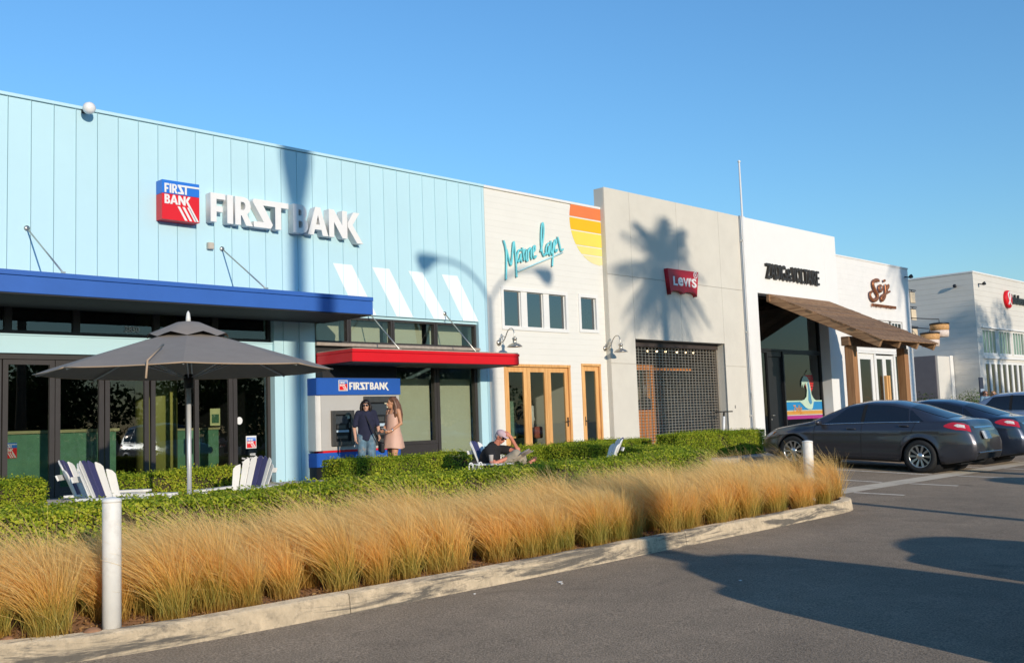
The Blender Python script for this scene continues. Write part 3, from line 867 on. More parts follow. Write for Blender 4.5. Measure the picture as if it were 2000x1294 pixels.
def build_shop_display():
    t = thing('shop_mannequin', 'mannequin in white scarf and dark coat behind the wooden folding doors', 'mannequin', (19.75, 19.3, .566))
    x, y = 19.75, 19.3
    b = MB(); b.tube([(x, y, .57), (x, y, 1.2)], .02); b.lathe([(.2, .57), (.2, .6)], 16, (x, y, 0)); b.build('stand', STEEL, t, True)
    b = MB(); b.tube([(x, y, 1.15), (x, y, 1.45), (x, y, 1.8), (x, y, 2.0), (x, y, 2.08)], [.2, .17, .21, .17, .06], 14); b.tube([(x - .2, y, 1.95), (x - .27, y, 1.6), (x - .25, y, 1.3)], [.07, .06, .05]); b.build('coat', mat('dark coat', (.035, .04, .045), .9, var=.3), t, True)
    b = MB(); b.tube([(x + .05, y - .2, 2.0), (x + .02, y - .24, 1.7), (x + .06, y - .22, 1.42)], [.09, .08, .05], 10); b.tube([(x + .22, y, 1.95), (x + .27, y - .05, 1.6)], [.07, .07]); b.build('scarf', mat('white knit', (.5, .5, .47), .9), t, True)
    b = MB(); b.lathe([(.04, 2.05), (.045, 2.16), (.08, 2.22), (.085, 2.32), (.04, 2.4), (.005, 2.41)], 14, (x, y, 0)); b.build('head_form', BLK2, t, True)
    b = MB(); b.obox((x + .42, y - .1, 1.28), (.3, .12, .32)); b.build('hand_bag', mat('brick bag', (.25, .06, .04), .7), t, True, bevel=.03)
    t = thing('display_table', 'low wooden display table with folded clothes inside the cream shop', 'table', (18.5, 19.6, .566))
    b = MB(); b.box(17.7, 19.3, 19.2, 20.0, 1.15, 1.2); b.build('top', FIR, t, True)
    for ax in (17.75, 19.2):
        for ay in (19.25, 19.9): b = MB(); b.box(ax, ax + .06, ay, ay + .06, .566, 1.149); b.build('leg', FIR, t, True)
    for i, (ax, c) in enumerate(((17.85, (.2, .26, .27)), (18.3, (.45, .44, .4)), (18.8, (.30, .16, .05)))):
        b = MB(); b.box(ax, ax + .34, 19.3, 19.65, 1.201, 1.28 + .05 * (i == 1)); b.build('folded_clothes', mat('folded %d' % i, c, .9), t, True, bevel=.02)
    t = thing('partition_screen', 'green partition behind the mannequin inside the cream shop', 'screen', (20.2, 20.6, .566))
    b = MB(); b.box(19.7, 21.3, 20.5, 20.56, .566, 2.55); b.build('panel', mat('sage partition', (.13, .22, .16), .7), t, True)
    b = MB(); b.box(19.68, 21.32, 20.47, 20.59, 2.552, 2.62); b.build('rail', BLK2, t, True)
build_shop_display()

ML = [[(17.651, 6.139), (17.711, 5.983), (17.735, 5.791), (17.712, 5.419), (17.692, 5.144)], [(17.741, 5.921), (17.819, 5.67), (17.888, 5.466), (17.952, 5.844), (18.01, 6.225), (18.048, 5.935), (18.07, 5.692), (18.074, 5.237)], [(18.278, 5.941), (18.198, 5.966), (18.128, 5.845), (18.111, 5.696), (18.146, 5.618), (18.207, 5.688), (18.276, 5.908), (18.243, 5.724), (18.278, 5.638)], [(18.317, 6.018), (18.344, 5.881), (18.373, 5.687)], [(18.35, 5.866), (18.408, 5.994), (18.441, 5.956)], [(18.457, 5.941), (18.43, 5.741), (18.473, 5.671)], [(18.53, 5.998), (18.504, 5.682)], [(18.52, 5.898), (18.612, 6.072), (18.642, 5.976), (18.621, 5.808), (18.658, 5.745)], [(18.691, 5.931), (18.797, 5.999), (18.793, 6.14), (18.718, 6.066), (18.695, 5.865), (18.761, 5.771), (18.825, 5.86)], [(18.999, 5.977), (19.115, 6.324), (19.16, 6.598), (19.129, 6.789), (19.075, 6.69), (19.033, 6.366), (19.037, 6.014), (19.113, 5.853), (19.187, 5.961)], [(19.342, 6.246), (19.254, 6.203), (19.196, 6.046), (19.224, 5.897), (19.296, 6.005), (19.349, 6.23), (19.319, 5.974), (19.364, 5.91)], [(19.412, 6.304), (19.382, 6.047), (19.423, 5.941), (19.49, 6.125), (19.524, 6.367), (19.475, 5.988), (19.427, 5.629)], [(19.535, 6.181), (19.633, 6.276), (19.609, 6.384), (19.542, 6.301), (19.538, 6.096), (19.588, 6.016), (19.655, 6.108)], [(19.683, 6.443), (19.74, 6.27), (19.789, 6.052), (19.883, 6.138)], [(18.134, 5.389), (18.765, 5.631), (19.406, 5.872), (19.864, 6.042)]]
SO = [[(38.686, 6.673), (38.597, 6.709), (38.277, 6.671), (38.082, 6.529), (38.223, 6.311), (38.504, 6.102), (38.414, 5.926), (38.028, 5.845), (37.801, 5.972), (37.814, 6.142), (38.022, 6.213)], [(38.852, 6.513), (38.655, 6.47), (38.603, 6.337), (38.747, 6.247), (38.956, 6.362), (38.914, 6.503)], [(39.215, 6.582), (39.201, 6.292), (39.137, 6.086), (38.955, 5.945), (38.777, 5.905), (38.78, 6.048), (39.153, 6.188), (39.628, 6.321)], [(39.211, 6.35), (39.449, 6.425), (39.57, 6.573), (39.415, 6.539), (39.322, 6.358), (39.458, 6.28)], [(39.073, 6.702), (39.272, 6.746)]]

def smooth_path(p, k=2):
    for _ in range(k):
        q = [p[0]]
        for a, b in zip(p[:-1], p[1:]):
            q += [tuple(.75 * u + .25 * v for u, v in zip(a, b)), tuple(.25 * u + .75 * v for u, v in zip(a, b))]
        p = q + [p[-1]]
    return p

def gooseneck(x, z, label):
    t = thing('wall_lamp', label, 'lamp', (x, 17.79, z), group='gooseneck lamps on the cream shop')
    NI = mat('nickel lamp metal', (.50, .46, .40), .3, metal=.85, var=.1)
    b = MB(); b.lathe([(.075, 17.795), (.075, 17.775), (.05, 17.755), (.02, 17.75)], 16, (x, 0, z), 'y'); b.build('wall_plate', NI, t, True)
    b = MB(); pts = smooth_path([(x, 17.76, z), (x, 17.68, z), (x, 17.58, z + .06), (x, 17.46, z + .30), (x, 17.30, z + .33), (x, 17.24, z + .2), (x, 17.24, z + .07)], 3)
    b.tube(pts, .013, 8); b.tube(smooth_path([(x, 17.72, z), (x, 17.70, z + .14), (x, 17.62, z + .16), (x, 17.56, z + .1)], 2), .009, 6); b.build('arm', NI, t, True)
    b = MB(); c = (x, 17.24, z)
    b.lathe([(.015, .10), (.05, .085), (.065, .05), (.05, .03), (.045, -.03), (.055, -.05), (.13, -.08), (.185, -.13), (.19, -.145), (.18, -.142), (.12, -.10), (.03, -.06)], 24, c); b.build('shade', NI, t, True)

def build_signs_a():
    AQUA = mat('aqua enamel', (.16, .62, .68), .4, var=.03)
    t = thing('script_sign', 'aqua handwritten Marine layer script sign on the cream wall', 'sign', (18.8, 17.76, 5.15))
    for p in ML[:-1]:
        b = MB(); b.tube(smooth_path([(x, 17.745, z) for x, z in p], 2), .024, 6); b.build('stroke', AQUA, t, True)
    b = MB(); b.tube([(x, 17.755, z) for x, z in ML[-1]], .021, 6); b.build('underline', mat('pale aqua enamel', (.48, .76, .80), .4), t, True)
    b = MB()
    for p in ML[:-1]:
        for q in (p[0], p[-1]): b.lathe([(.007, 17.76), (.007, 17.80)], 6, (q[0], 0, q[1]), 'y')
    b.build('standoffs', BLK2, t, True)
    gooseneck(17.40, 3.55, 'gooseneck wall lamp above the end of the red canopy')
    gooseneck(21.50, 3.52, 'gooseneck wall lamp between the cream shop and the stucco shop')
    # red batwing sign
    RS = mat('sign red', (.50, .012, .028), .35, var=.03)
    t = thing('batwing_sign', 'red batwing shaped sign with white letters on the stucco wall', 'sign', (24.97, 17.5, 5.2))
    x0, x1, zt, zb = 24.20, 25.77, 5.95, 5.18
    pts = [(x0, zt), (x1, zt), (x1 - .13, zb)]
    for cxa in (25.30, 24.645):
        for k in range(1, 10): pts.append((cxa + .335 * math.cos(math.pi * k / 9.9 - .02) , zb + .02 + .115 * math.sin(math.pi * k / 10)))
    pts.append((x0 + .11, zb))
    wall_outline('panel', [pts], lambda x, y: (x, y), 17.50, .145, RS, t)
    def ch(c, a, b_, z0, z1): wall_text('letter', c, a, b_, z0, z1, 17.487, .012, WHITEP, t, bold=.035)
    ch('L', 24.44, 24.66, 5.46, 5.73); ch('e', 24.68, 24.94, 5.46, 5.72); ch('V', 24.95, 25.20, 5.46, 5.72); ch('I', 25.215, 25.285, 5.46, 5.72); ch("'", 25.31, 25.36, 5.63, 5.73); ch('S', 25.385, 25.63, 5.45, 5.73)
    b = MB()
    n = 20
    vs = []
    for k in range(n):
        a = 2 * math.pi * k / n
        for r in (.105, .08):
            for y in (17.488, 17.4985): vs.append((25.60 + r * math.cos(a), y, 5.845 + r * math.sin(a)))
    fs = []
    for k in range(n):
        a, c = k * 4, ((k + 1) % n) * 4
        fs += [(a, c, c + 2, a + 2), (a, a + 1, c + 1, c), (a + 2, c + 2, c + 3, a + 3)]
    b.add(vs, fs); b.build('ring', WHITEP, t, True)
    wall_text('letter', 'R', 25.565, 25.64, 5.80, 5.895, 17.488, .01, WHITEP, t, bold=.03)
build_signs_a()

def build_denim_shop():
    root = thing('denim_shop', 'beige stucco shop with roller grille entrance and palm shadow', 'building', (25, 17.65, .55))
    P = lambda b, n, m, **k: b.build(n, m, root, True, **k)
    X0, X1, TOP = 21.565, 28.46, 8.05
    op = (22.69, 27.26, .4, 3.815)
    b = MB(); shell(b, X0, X1, 17.672, 25, .3, TOP - .012, [op], .34); P(b, 'wall', STUCCO)
    # cast panels between the joints
    xs = [X0 + .003, 22.69, 24.97, 27.24, X1 - .003]; zs = [.53, 3.10, 5.59, TOP]
    for a, c in zip(xs[:-1], xs[1:]):
        for e, g in zip(zs[:-1], zs[1:]):
            a2, c2, e2, g2 = a + .004, c - .004, e + .005, g - (.005 if g < TOP else 0)
            rects = [(a2, c2, e2, g2)]
            if a >= 22.68 and c <= 27.26:
                if g <= 3.2: continue
                if e < 3.815: rects = [(a2, c2, 3.815, g2)]
            b = MB()
            for q in rects: b.box(q[0], q[1], 17.65, 17.671, q[2], q[3])
            P(b, 'wall_panel', STUCCO, bevel=.003)
    # entrance recess
    b = MB(); b.box(22.7, 27.25, 17.93, 24, .35, .70); P(b, 'threshold', mat('painted step', (.52, .53, .53), .6, var=.08))
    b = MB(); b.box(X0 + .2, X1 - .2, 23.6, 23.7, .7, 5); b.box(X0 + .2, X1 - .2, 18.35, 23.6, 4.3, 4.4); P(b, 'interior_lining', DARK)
    b = MB(); b.box(22.7, 23.1, 18.6, 18.75, .7, 3.6); P(b, 'door_frame', DARK)
    b = MB(); b.box(22.692, 27.258, 17.93, 18.2, 3.64, 3.813); P(b, 'grille_housing', mat('dark brown metal', (.06, .045, .04), .5))
    # roller grille: rods and links
    GR = mat('grille metal', (.48, .43, .36), .4, metal=.6, var=.1)
    b = MB(); z = .74
    while z < 3.63:
        b.box(22.70, 27.24, 18.012, 18.020, z, z + .013); z += .085
    x = 22.76
    while x < 27.2:
        b.box(x, x + .016, 18.006, 18.026, .71, 3.64); x += .165
    P(b, 'roller_grille', GR)
    b = MB(); b.box(22.70, 27.24, 18.0, 18.03, .70, .735); P(b, 'bottom_bar', GR)
    b = MB(); b.box(27.2, 27.245, 17.95, 18.06, .7, 3.64); b.box(22.70, 22.735, 17.95, 18.06, .7, 3.64); P(b, 'guide_rail', GR)
    # orange wood doors behind the grille
    OR = wood('orange door wood', (.48, .16, .04), (.66, .26, .075), .45, axis=2, scale=.9, orand=.05)
    b = MB(); frame_rect(b, 22.98, 24.12, .72, 3.12, .15, 18.12, 18.2); b.box(23.13, 23.97, 18.125, 18.195, 1.62, 1.80); b.box(23.13, 23.97, 18.14, 18.18, .87, 1.62)
    for x in (23.32, 23.54, 23.76): b.box(x, x + .02, 18.131, 18.14, .87, 1.62)
    f = P(b, 'door_leaf', OR, bevel=.004)
    b = MB(); b.box(23.13, 23.97, 18.155, 18.165, 1.80, 2.97); o = b.build('pane', GLASSB); o.parent = f
    b = MB(); b.box(24.75, 25.0, 18.9, 19.02, .7, 3.0); b.box(24.6, 27.2, 18.9, 19.0, 3.02, 3.10); P(b, 'door_frame', OR)
    b = MB(); b.box(X0 + .2, X1 - .2, 17.7, 24.9, .3, .35); P(b, 'floor', FLOORI)
    # spot lamps inside
    for i, x in enumerate((24.6, 25.05, 25.5, 26.1, 26.55, 27.0)):
        t = thing('spot_lamp', 'small lit spot lamp behind the roller grille, %s from the door' % ('first', 'second', 'third', 'fourth', 'fifth', 'sixth')[i], 'lamp', (x, 18.7, 3.9), group='spot lamps behind the grille')
        b = MB(); b.lathe([(.02, 4.28), (.02, 3.74), (.05, 3.72), (.055, 3.62), (.04, 3.61)], 10, (x, 18.7, 0)); b.build('housing', BLK2, t, True)
        b = MB(); b.ball((x, 18.68, 3.60), .035, 8, 6); b.build('bulb', mat('warm bulb', (1, .72, .38), .4, emit=7 if i > 2 else 3), t, True)
    # clothes dummies in the window
    for x, y, c1, c2, lb in ((23.5, 18.9, (.42, .44, .38), (.10, .14, .22), 'dummy in a pale checked shirt behind the orange door'), (24.35, 18.7, (.05, .06, .09), (.16, .22, .24), 'dummy in a dark jacket beside the orange door')):
        t = thing('clothes_dummy', lb, 'mannequin', (x, y, .7), group='clothes dummies in the denim shop')
        b = MB(); b.tube([(x, y, 1.45), (x, y, 1.7), (x, y, 2.0), (x, y, 2.15), (x, y, 2.2)], [.17, .15, .2, .16, .06], 14); b.tube([(x - .2, y, 2.1), (x - .26, y, 1.8), (x - .25, y, 1.5)], [.07, .06, .05]); b.tube([(x + .2, y, 2.1), (x + .26, y, 1.8), (x + .25, y, 1.5)], [.07, .06, .05])
        b.build('shirt', mat('shirt %.2f' % x, c1, .9, var=.4, scale=18), t, True)
        b = MB(); b.tube([(x - .09, y, .72), (x - .09, y, 1.1), (x - .08, y, 1.5)], [.06, .08, .1]); b.tube([(x + .09, y, .72), (x + .09, y, 1.1), (x + .08, y, 1.5)], [.06, .08, .1]); b.build('trousers', mat('denim %.2f' % x, c2, .9, var=.2, scale=12), t, True)
        b = MB(); b.lathe([(.05, 2.18), (.05, 2.28), (.09, 2.34), (.1, 2.45), (.06, 2.54), (.01, 2.56)], 12, (x, y, 0)); b.build('head_form', mat('dummy plastic', (.5, .35, .25), .5), t, True)
    b = MB(); b.box(27.62, 27.66, 17.635, 17.65, 1.77, 1.87); P(b, 'wall_socket', mat('grey plate', (.25, .24, .22), .5))
    return root
build_denim_shop()

def build_zshop():
    root = thing('fashion_shop', 'bright white shop with tall dark glass entrance', 'building', (31.7, 17.65, .55))
    P = lambda b, n, m, **k: b.build(n, m, root, True, **k)
    X0, X1, TOP = 28.462, 35.03, 8.06
    op = (29.38, 34.12, .4, 5.575)
    b = MB(); shell(b, X0, X1, 17.65, 25, .3, TOP, [op], .6); P(b, 'wall', WSTUC, bevel=.008)
    b = MB(); b.box(X0, X0 + .30, 17.60, 17.648, .5, TOP + .004); P(b, 'corner_strip', WSTUC, bevel=.004)
    b = MB(); b.box(29.4, 34.1, 18.26, 25, .3, .57); P(b, 'floor', FLOORI)
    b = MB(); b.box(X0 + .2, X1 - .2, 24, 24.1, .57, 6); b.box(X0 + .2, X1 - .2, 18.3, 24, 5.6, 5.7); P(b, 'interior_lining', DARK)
    # dark frames
    window(root, 29.385, 34.115, 3.70, 5.57, 18.08, .07, .12, BLK2, GLASSD)
    window(root, 29.385, 30.42, .56, 3.69, 18.08, .06, .12, BLK2, GLASSD)
    window(root, 31.40, 34.115, .56, 3.69, 18.08, .07, .12, BLK2, GLASSD)
    b = MB(); b.box(30.43, 31.39, 18.10, 18.16, .58, 3.5); f = P(b, 'door_leaf', BLK2, bevel=.005)
    b = MB(); b.tube([(30.56, 18.09, 1.5), (30.56, 18.03, 1.5), (30.68, 18.03, 1.5)], .014); b.lathe([(.03, 18.08), (.03, 18.1)], 10, (30.56, 0, 1.36), 'y'); o = b.build('door_handle', STEEL); o.parent = f
    b = MB(); b.box(30.43, 31.39, 18.06, 18.14, 3.51, 3.69); P(b, 'door_head', BLK2)
    t = thing('letter_sign', 'dark narrow capitals ZADIG&VOLTAIRE on the white wall', 'sign', (31.7, 17.55, 6.1))
    wall_text('letters', 'ZADIG', 29.88, 31.15, 6.10, 6.62, 17.55, .09, mat('dark bronze letters', (.035, .03, .026), .45), t, bold=.012, spacing=.92)
    wall_text('letters', '&', 31.19, 31.57, 6.10, 6.54, 17.55, .09, MATS['dark bronze letters'], t, bold=.012)
    wall_text('letters', 'VOLTAIRE', 31.58, 33.49, 6.09, 6.62, 17.55, .09, MATS['dark bronze letters'], t, bold=.012, spacing=.92)
    # window transfer: sea, sun and wave
    t = thing('window_decal', 'window transfer of a curling wave and striped red sun', 'decal', (33.2, 18.0, 1.3))
    D = lambda b, n, c: b.build(n, mat('decal ' + n, c, .6, var=.03), t, True)
    def band(n, c, z0, z1):
        b = MB(); b.box(31.50, 34.03, 18.058, 18.066, z0, z1); D(b, n, c)
    band('pale_line', (.42, .62, .48), 1.94, 1.99); band('sea_band', (.02, .24, .52), 1.655, 1.935); band('cream_line', (.60, .58, .44), 1.62, 1.65)
    band('orange_band', (.62, .30, .06), 1.50, 1.615); band('white_line', (.6, .56, .5), 1.465, 1.495); band('purple_band', (.38, .03, .22), 1.34, 1.46)
    cx, cz, rx, rz = 33.18, 2.68, .30, .40
    cuts = [-1, -.55, -.32, -.12, .12, .34, .55, .74, 1]
    for i, (a, c) in enumerate(zip(cuts[:-1], cuts[1:])):
        pts = []
        for k in range(7): u = a + .03 + (c - a - .06) * k / 6; pts.append((cx - rx * max(0, 1 - u * u) ** .5, cz + rz * u))
        pts += [(2 * cx - x, z) for x, z in pts[::-1]]
        b = MB(); b.prism(pts, 18.053, 18.057); D(b, 'sun_band_red' if i < 6 else 'sun_band_pale', (.62, .03, .03) if i < 6 else (.45, .42, .22))
    wave = [(32.4, 1.96), (32.75, 2.02), (32.92, 2.12), (32.98, 2.35), (32.90, 2.62), (32.84, 2.5), (32.80, 2.62), (32.72, 2.42), (32.68, 2.58), (32.60, 2.45), (32.62, 2.66), (32.70, 2.78), (32.82, 2.86), (33.0, 2.84), (33.14, 2.72), (33.22, 2.5), (33.28, 2.2), (33.42, 2.05), (33.62, 1.97), (33.4, 1.93), (33.32, 1.72), (33.22, 1.66), (33.0, 1.68), (32.8, 1.74), (32.6, 1.86)]
    wall_outline('wave_foam', [wave], lambda x, y: (x, y), 18.042, .008, mat('decal foam', (.50, .66, .52), .6), t)
    wall_outline('wave_body', [[(33.02, 2.0), (33.06, 2.3), (33.02, 2.6), (33.1, 2.66), (33.16, 2.4), (33.22, 2.1), (33.28, 1.9), (33.18, 1.84), (33.08, 1.9)]], lambda x, y: (x, y), 18.034, .007, mat('decal water', (.08, .26, .42), .6), t)
    wall_text('lettering', 'Zadig', 31.95, 32.55, 1.50, 1.83, 18.046, .006, mat('decal orange', (.66, .28, .06), .6), t, bold=.01)
    # clothes rail with pale garments inside
    t = thing('clothes_rail', 'rail of pale and red garments behind the decal window', 'clothes rail', (32.2, 18.9, .57))
    b = MB(); b.tube([(31.7, 19, .58), (31.7, 19, 2.35), (33.0, 19, 2.35), (33.0, 19, .58)], .015); b.build('rail', STEEL, t, True)
    for i in range(7):
        x = 31.85 + i * .17; b = MB(); b.tube([(x, 19, 2.3), (x, 19, 2.2), (x, 19, 1.9), (x, 19, 1.35)], [.02, .10, .07, .10], 8)
        b.build('garment', mat('garment %d' % (i % 3), ((.45, .5, .42), (.35, .06, .06), (.5, .5, .48))[i % 3], .9), t, True)
    # thin white pole at the corner of the two shops
    b = MB(); b.tube([(28.47, 17.5, .55), (28.46, 17.5, 4.0), (28.45, 17.5, 9.80)], [.04, .04, .03], 10); b.lathe([(.001, 9.80), (.05, 9.82), (.05, 9.86), (.001, 9.9)], 10, (28.45, 17.5, 0), caps=False)
    for z in (1.5, 4.2, 7.2): b.box(28.43, 28.50, 17.53, 17.605, z, z + .05)
    b.box(28.53, 28.58, 17.58, 17.60, 2.05, 2.25)
    o = b.build('roof_pole', WTRIM); tag(o, 'thin white pole rising above the roof between two white shops', 'pole')
build_zshop()

def build_cafe():
    root = thing('restaurant', 'white painted brick restaurant with copper script sign', 'building', (38.3, 17.8, .55))
    P = lambda b, n, m, **k: b.build(n, m, root, True, **k)
    X0, X1, TOP = 35.034, 41.6, 7.45
    ops = [(36.75, 40.75, 4.15, 5.12), (36.45, 40.5, .5, 3.86)]
    b = MB(); shell(b, X0, X1, 17.83, 25, .3, TOP - .06, ops); P(b, 'wall', WBRICK)
    boards(root, 'x', 17.80, .03, X0, X1, .55, TOP - .06, .2, ops, WBRICK, gap=.0012, name='brick_course')
    b = MB(); b.box(X0, X1 + .02, 17.775, 18.1, TOP - .06, TOP); P(b, 'coping', WBRICK, bevel=.005)
    b = MB(); b.box(X0 + .2, X1 - .2, 18.03, 25, .3, .566); P(b, 'floor', FLOORI)
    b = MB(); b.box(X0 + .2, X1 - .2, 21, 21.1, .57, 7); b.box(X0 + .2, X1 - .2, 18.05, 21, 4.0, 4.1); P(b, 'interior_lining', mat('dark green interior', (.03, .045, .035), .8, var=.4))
    for a, c in ((36.78, 38.02), (38.06, 39.52), (39.76, 40.72)):
        f = window(root, a, c, 4.17, 5.10, 17.86, .06, .07, WTRIM, GLASSD)
        n = 5 if c - a > 1.2 else 3
        for k in range(1, n):
            b = MB(); x = a + .06 + (c - a - .12) * k / n; b.box(x - .02, x + .02, 17.84, 17.88, 4.23, 5.04); o = b.build('glazing_bar', WTRIM); o.parent = f
    # white entrance
    b = MB(); b.box(36.46, 36.6, 17.78, 17.95, .56, 3.85); b.box(40.36, 40.5, 17.78, 17.95, .56, 3.85); b.box(36.6, 40.36, 17.785, 17.95, 3.76, 3.85); b.box(37.98, 38.10, 17.80, 17.93, .56, 3.755); b.box(39.72, 39.86, 17.80, 17.93, .56, 3.755); P(b, 'door_frame', WTRIM, bevel=.004)
    window(root, 36.61, 37.97, .58, 3.75, 17.88, .22, .06, WTRIM, GLASSD)
    window(root, 39.87, 40.35, .58, 3.75, 17.88, .05, .06, WTRIM, GLASSD)
    for a, c, hx in ((38.11, 38.905, 38.78), (38.915, 39.71, 39.0)):
        f = window(root, a, c, .58, 3.70, 17.88, .14, .06, WTRIM, GLASSD, name='door_leaf')
        b = MB(); b.box(hx, hx + .12, 17.74, 17.84, 1.0, 2.9); o = b.build('pull_handle', FIR); o.parent = f
    b = MB(); b.box(38.6, 39.2, 17.80, 17.86, .6, 3.0)
    COP = mat('copper letters', (.36, .13, .055), .35, metal=.5, var=.15, scale=5)
    t = thing('copper_sign', 'copper script sign with small lettering line on the white brick wall', 'sign', (38.8, 17.7, 5.6))
    W = [.088, .066, .074, .06, .055]
    for p, w in zip(SO, W):
        pts = smooth_path([(x, 17.72, z) for x, z in p], 2); k = len(pts)
        b = MB(); b.tube(pts, [w * (.55 + .45 * math.sin(math.pi * min(1, i / (k - 1) * .9 + .1))) for i in range(k)], 8); 
        o = b.build('stroke', COP, t, True)
        me = o.data
        for v in me.vertices: v.co.y = 17.72 + (v.co.y - 17.72) * .5
    x = 37.93
    r2 = random.Random(3)
    for i in range(15):
        w = r2.choice((.07, .09, .11))
        if i in (7,): x += .06; 
        b = MB(); b.box(x, x + .028, 17.70, 17.76, 5.62, 5.73); b.box(x + .03, x + w, 17.705, 17.755, 5.62 + .04 * (i % 3), 5.65 + .04 * (i % 3)); b.box(x + w, x + w + .02, 17.70, 17.76, 5.62, 5.73); b.build('small_letter', COP, t, True); x += w + .045
    def flood(x, y, z, dx, dy, label):
        t = thing('flood_light', label, 'lamp', (x, y, z), group='small black flood lights')
        b = MB(); b.lathe([(.04, 0), (.07, -.04), (.085, -.11), (.08, -.15), (.02, -.16)], 14, (0, 0, 0), 'y'); o = b.build('head', BLK2, t); o.rotation_euler = (R_(-20), 0, math.atan2(dx, -dy)); o.location = (0, 0, 0)
        b = MB(); b.tube([(0, 0, 0), (-dx * .18, -dy * .18, .05)], .025); b.build('arm', BLK2, t)
    flood(41.24, 17.6, 7.0, 0, -1, 'black flood light high on the restaurant corner')
    flood(46.9 + 1.85, 18.6, 7.25, -1, 0, 'black flood light on the grey side wall of the far building')
    flood(49.4, 17.6, 7.3, 0, -1, 'black flood light at the front corner of the far building')
    # hanging lanterns on the side of the restaurant
    PAR = mat('parchment lantern', (.72, .58, .40), .7, var=.08)
    for i, z in enumerate((6.33, 5.6, 4.77)):
        t = thing('hanging_sign', 'parchment hanging sign on a black bracket, %s of three at the restaurant corner' % ('top', 'middle', 'lowest')[i], 'sign', (42.0, 17.9, z - .2), group='parchment hanging signs')
        b = MB(); b.tube([(41.6, 17.9, z + .24), (42.5, 17.9, z + .24)], .02, 6); b.tube([(42.1, 17.9, z + .24), (42.1, 17.9, z + .16)], .015, 6); b.tube([(41.85, 17.9, z + .16), (42.4, 17.9, z + .16)], .018, 6); b.build('bracket', BLK2, t, True)
        b = MB(); b.box(41.9, 42.36, 17.87, 17.93, z - .32, z + .14); b.build('panel', PAR, t, True, bevel=.01)
    RAT = mat('straw lantern', (.58, .32, .13), .8, var=.25, scale=14); PALE = mat('pale straw', (.70, .58, .50), .8, var=.15, scale=14)
    for (x, y, z, lb) in ((41.95, 17.2, 4.35, 'lower straw drum lantern near the timber canopy'), (42.5, 17.0, 4.75, 'upper straw drum lantern near the timber canopy')):
        t = thing('drum_lantern', lb, 'lantern', (x, y, z), group='straw drum lanterns')
        b = MB(); b.lathe([(.36, .02), (.38, .15), (.37, .27)], 20, (x, y, z)); b.build('straw_band', RAT, t, True)
        b = MB(); b.lathe([(.34, -.25), (.36, -.1), (.36, .018)], 20, (x, y, z)); b.build('pale_band', PALE, t, True)
        b = MB(); b.lathe([(.40, .272), (.40, .33), (.15, .36)], 20, (x, y, z)); b.tube([(x, y, z + .35), (x, y, z + .5), (41.6, 17.9, z + .6)], .02, 6); b.build('cap_bracket', BLK2, t, True)

    # timber entrance canopy
    t = thing('timber_canopy', 'sloping cedar plank canopy on timber posts over the shop entrances', 'canopy', (32.1, 15.6, .55))
    T = lambda b, n, m, **k: b.build(n, m, t, True, **k)
    ya, za, yb, zb = 17.645, 5.44, 13.85, 3.62
    sl = (zb - za) / (yb - ya)
    for x in (30.06, 31.4, 32.75, 34.10):
        b = MB(); b.beam((x, ya, za - .02), (x, yb, zb - .02), .13, .24); T(b, 'rafter', CEDAR, bevel=.008)
    n = 19
    for i in range(n):
        u0 = i / n; u1 = (i + 1) / n - .006
        y0 = ya + (yb - .12 - ya) * u0; y1 = ya + (yb - .12 - ya) * u1
        dz = .13 + .006 * r2.uniform(-1, 1)
        b = MB(); e = r2.uniform(-.04, .04)
        b.beam((29.98 + e, (y0 + y1) / 2, za + sl * ((y0 + y1) / 2 - ya) + dz), (34.22 + e, (y0 + y1) / 2, za + sl * ((y0 + y1) / 2 - ya) + dz), abs(y1 - y0) * 1.1, .04, up=(0, -sl, 1))
        T(b, 'plank', CEDAR, bevel=.004)
    b = MB(); b.box(29.97, 34.2, 14.85, 15.12, 3.62, 3.91); T(b, 'beam', CEDAR, bevel=.012)
    for x in (30.18, 34.02 - .05):
        b = MB(); b.box(x, x + .30, 14.84, 15.13, .54, 3.618); T(b, 'post', POSTW, bevel=.012)
    b = MB(); b.box(29.9, 34.25, 17.55, 17.645, 5.30, 5.54); T(b, 'wall_plate', CEDAR)
build_cafe()

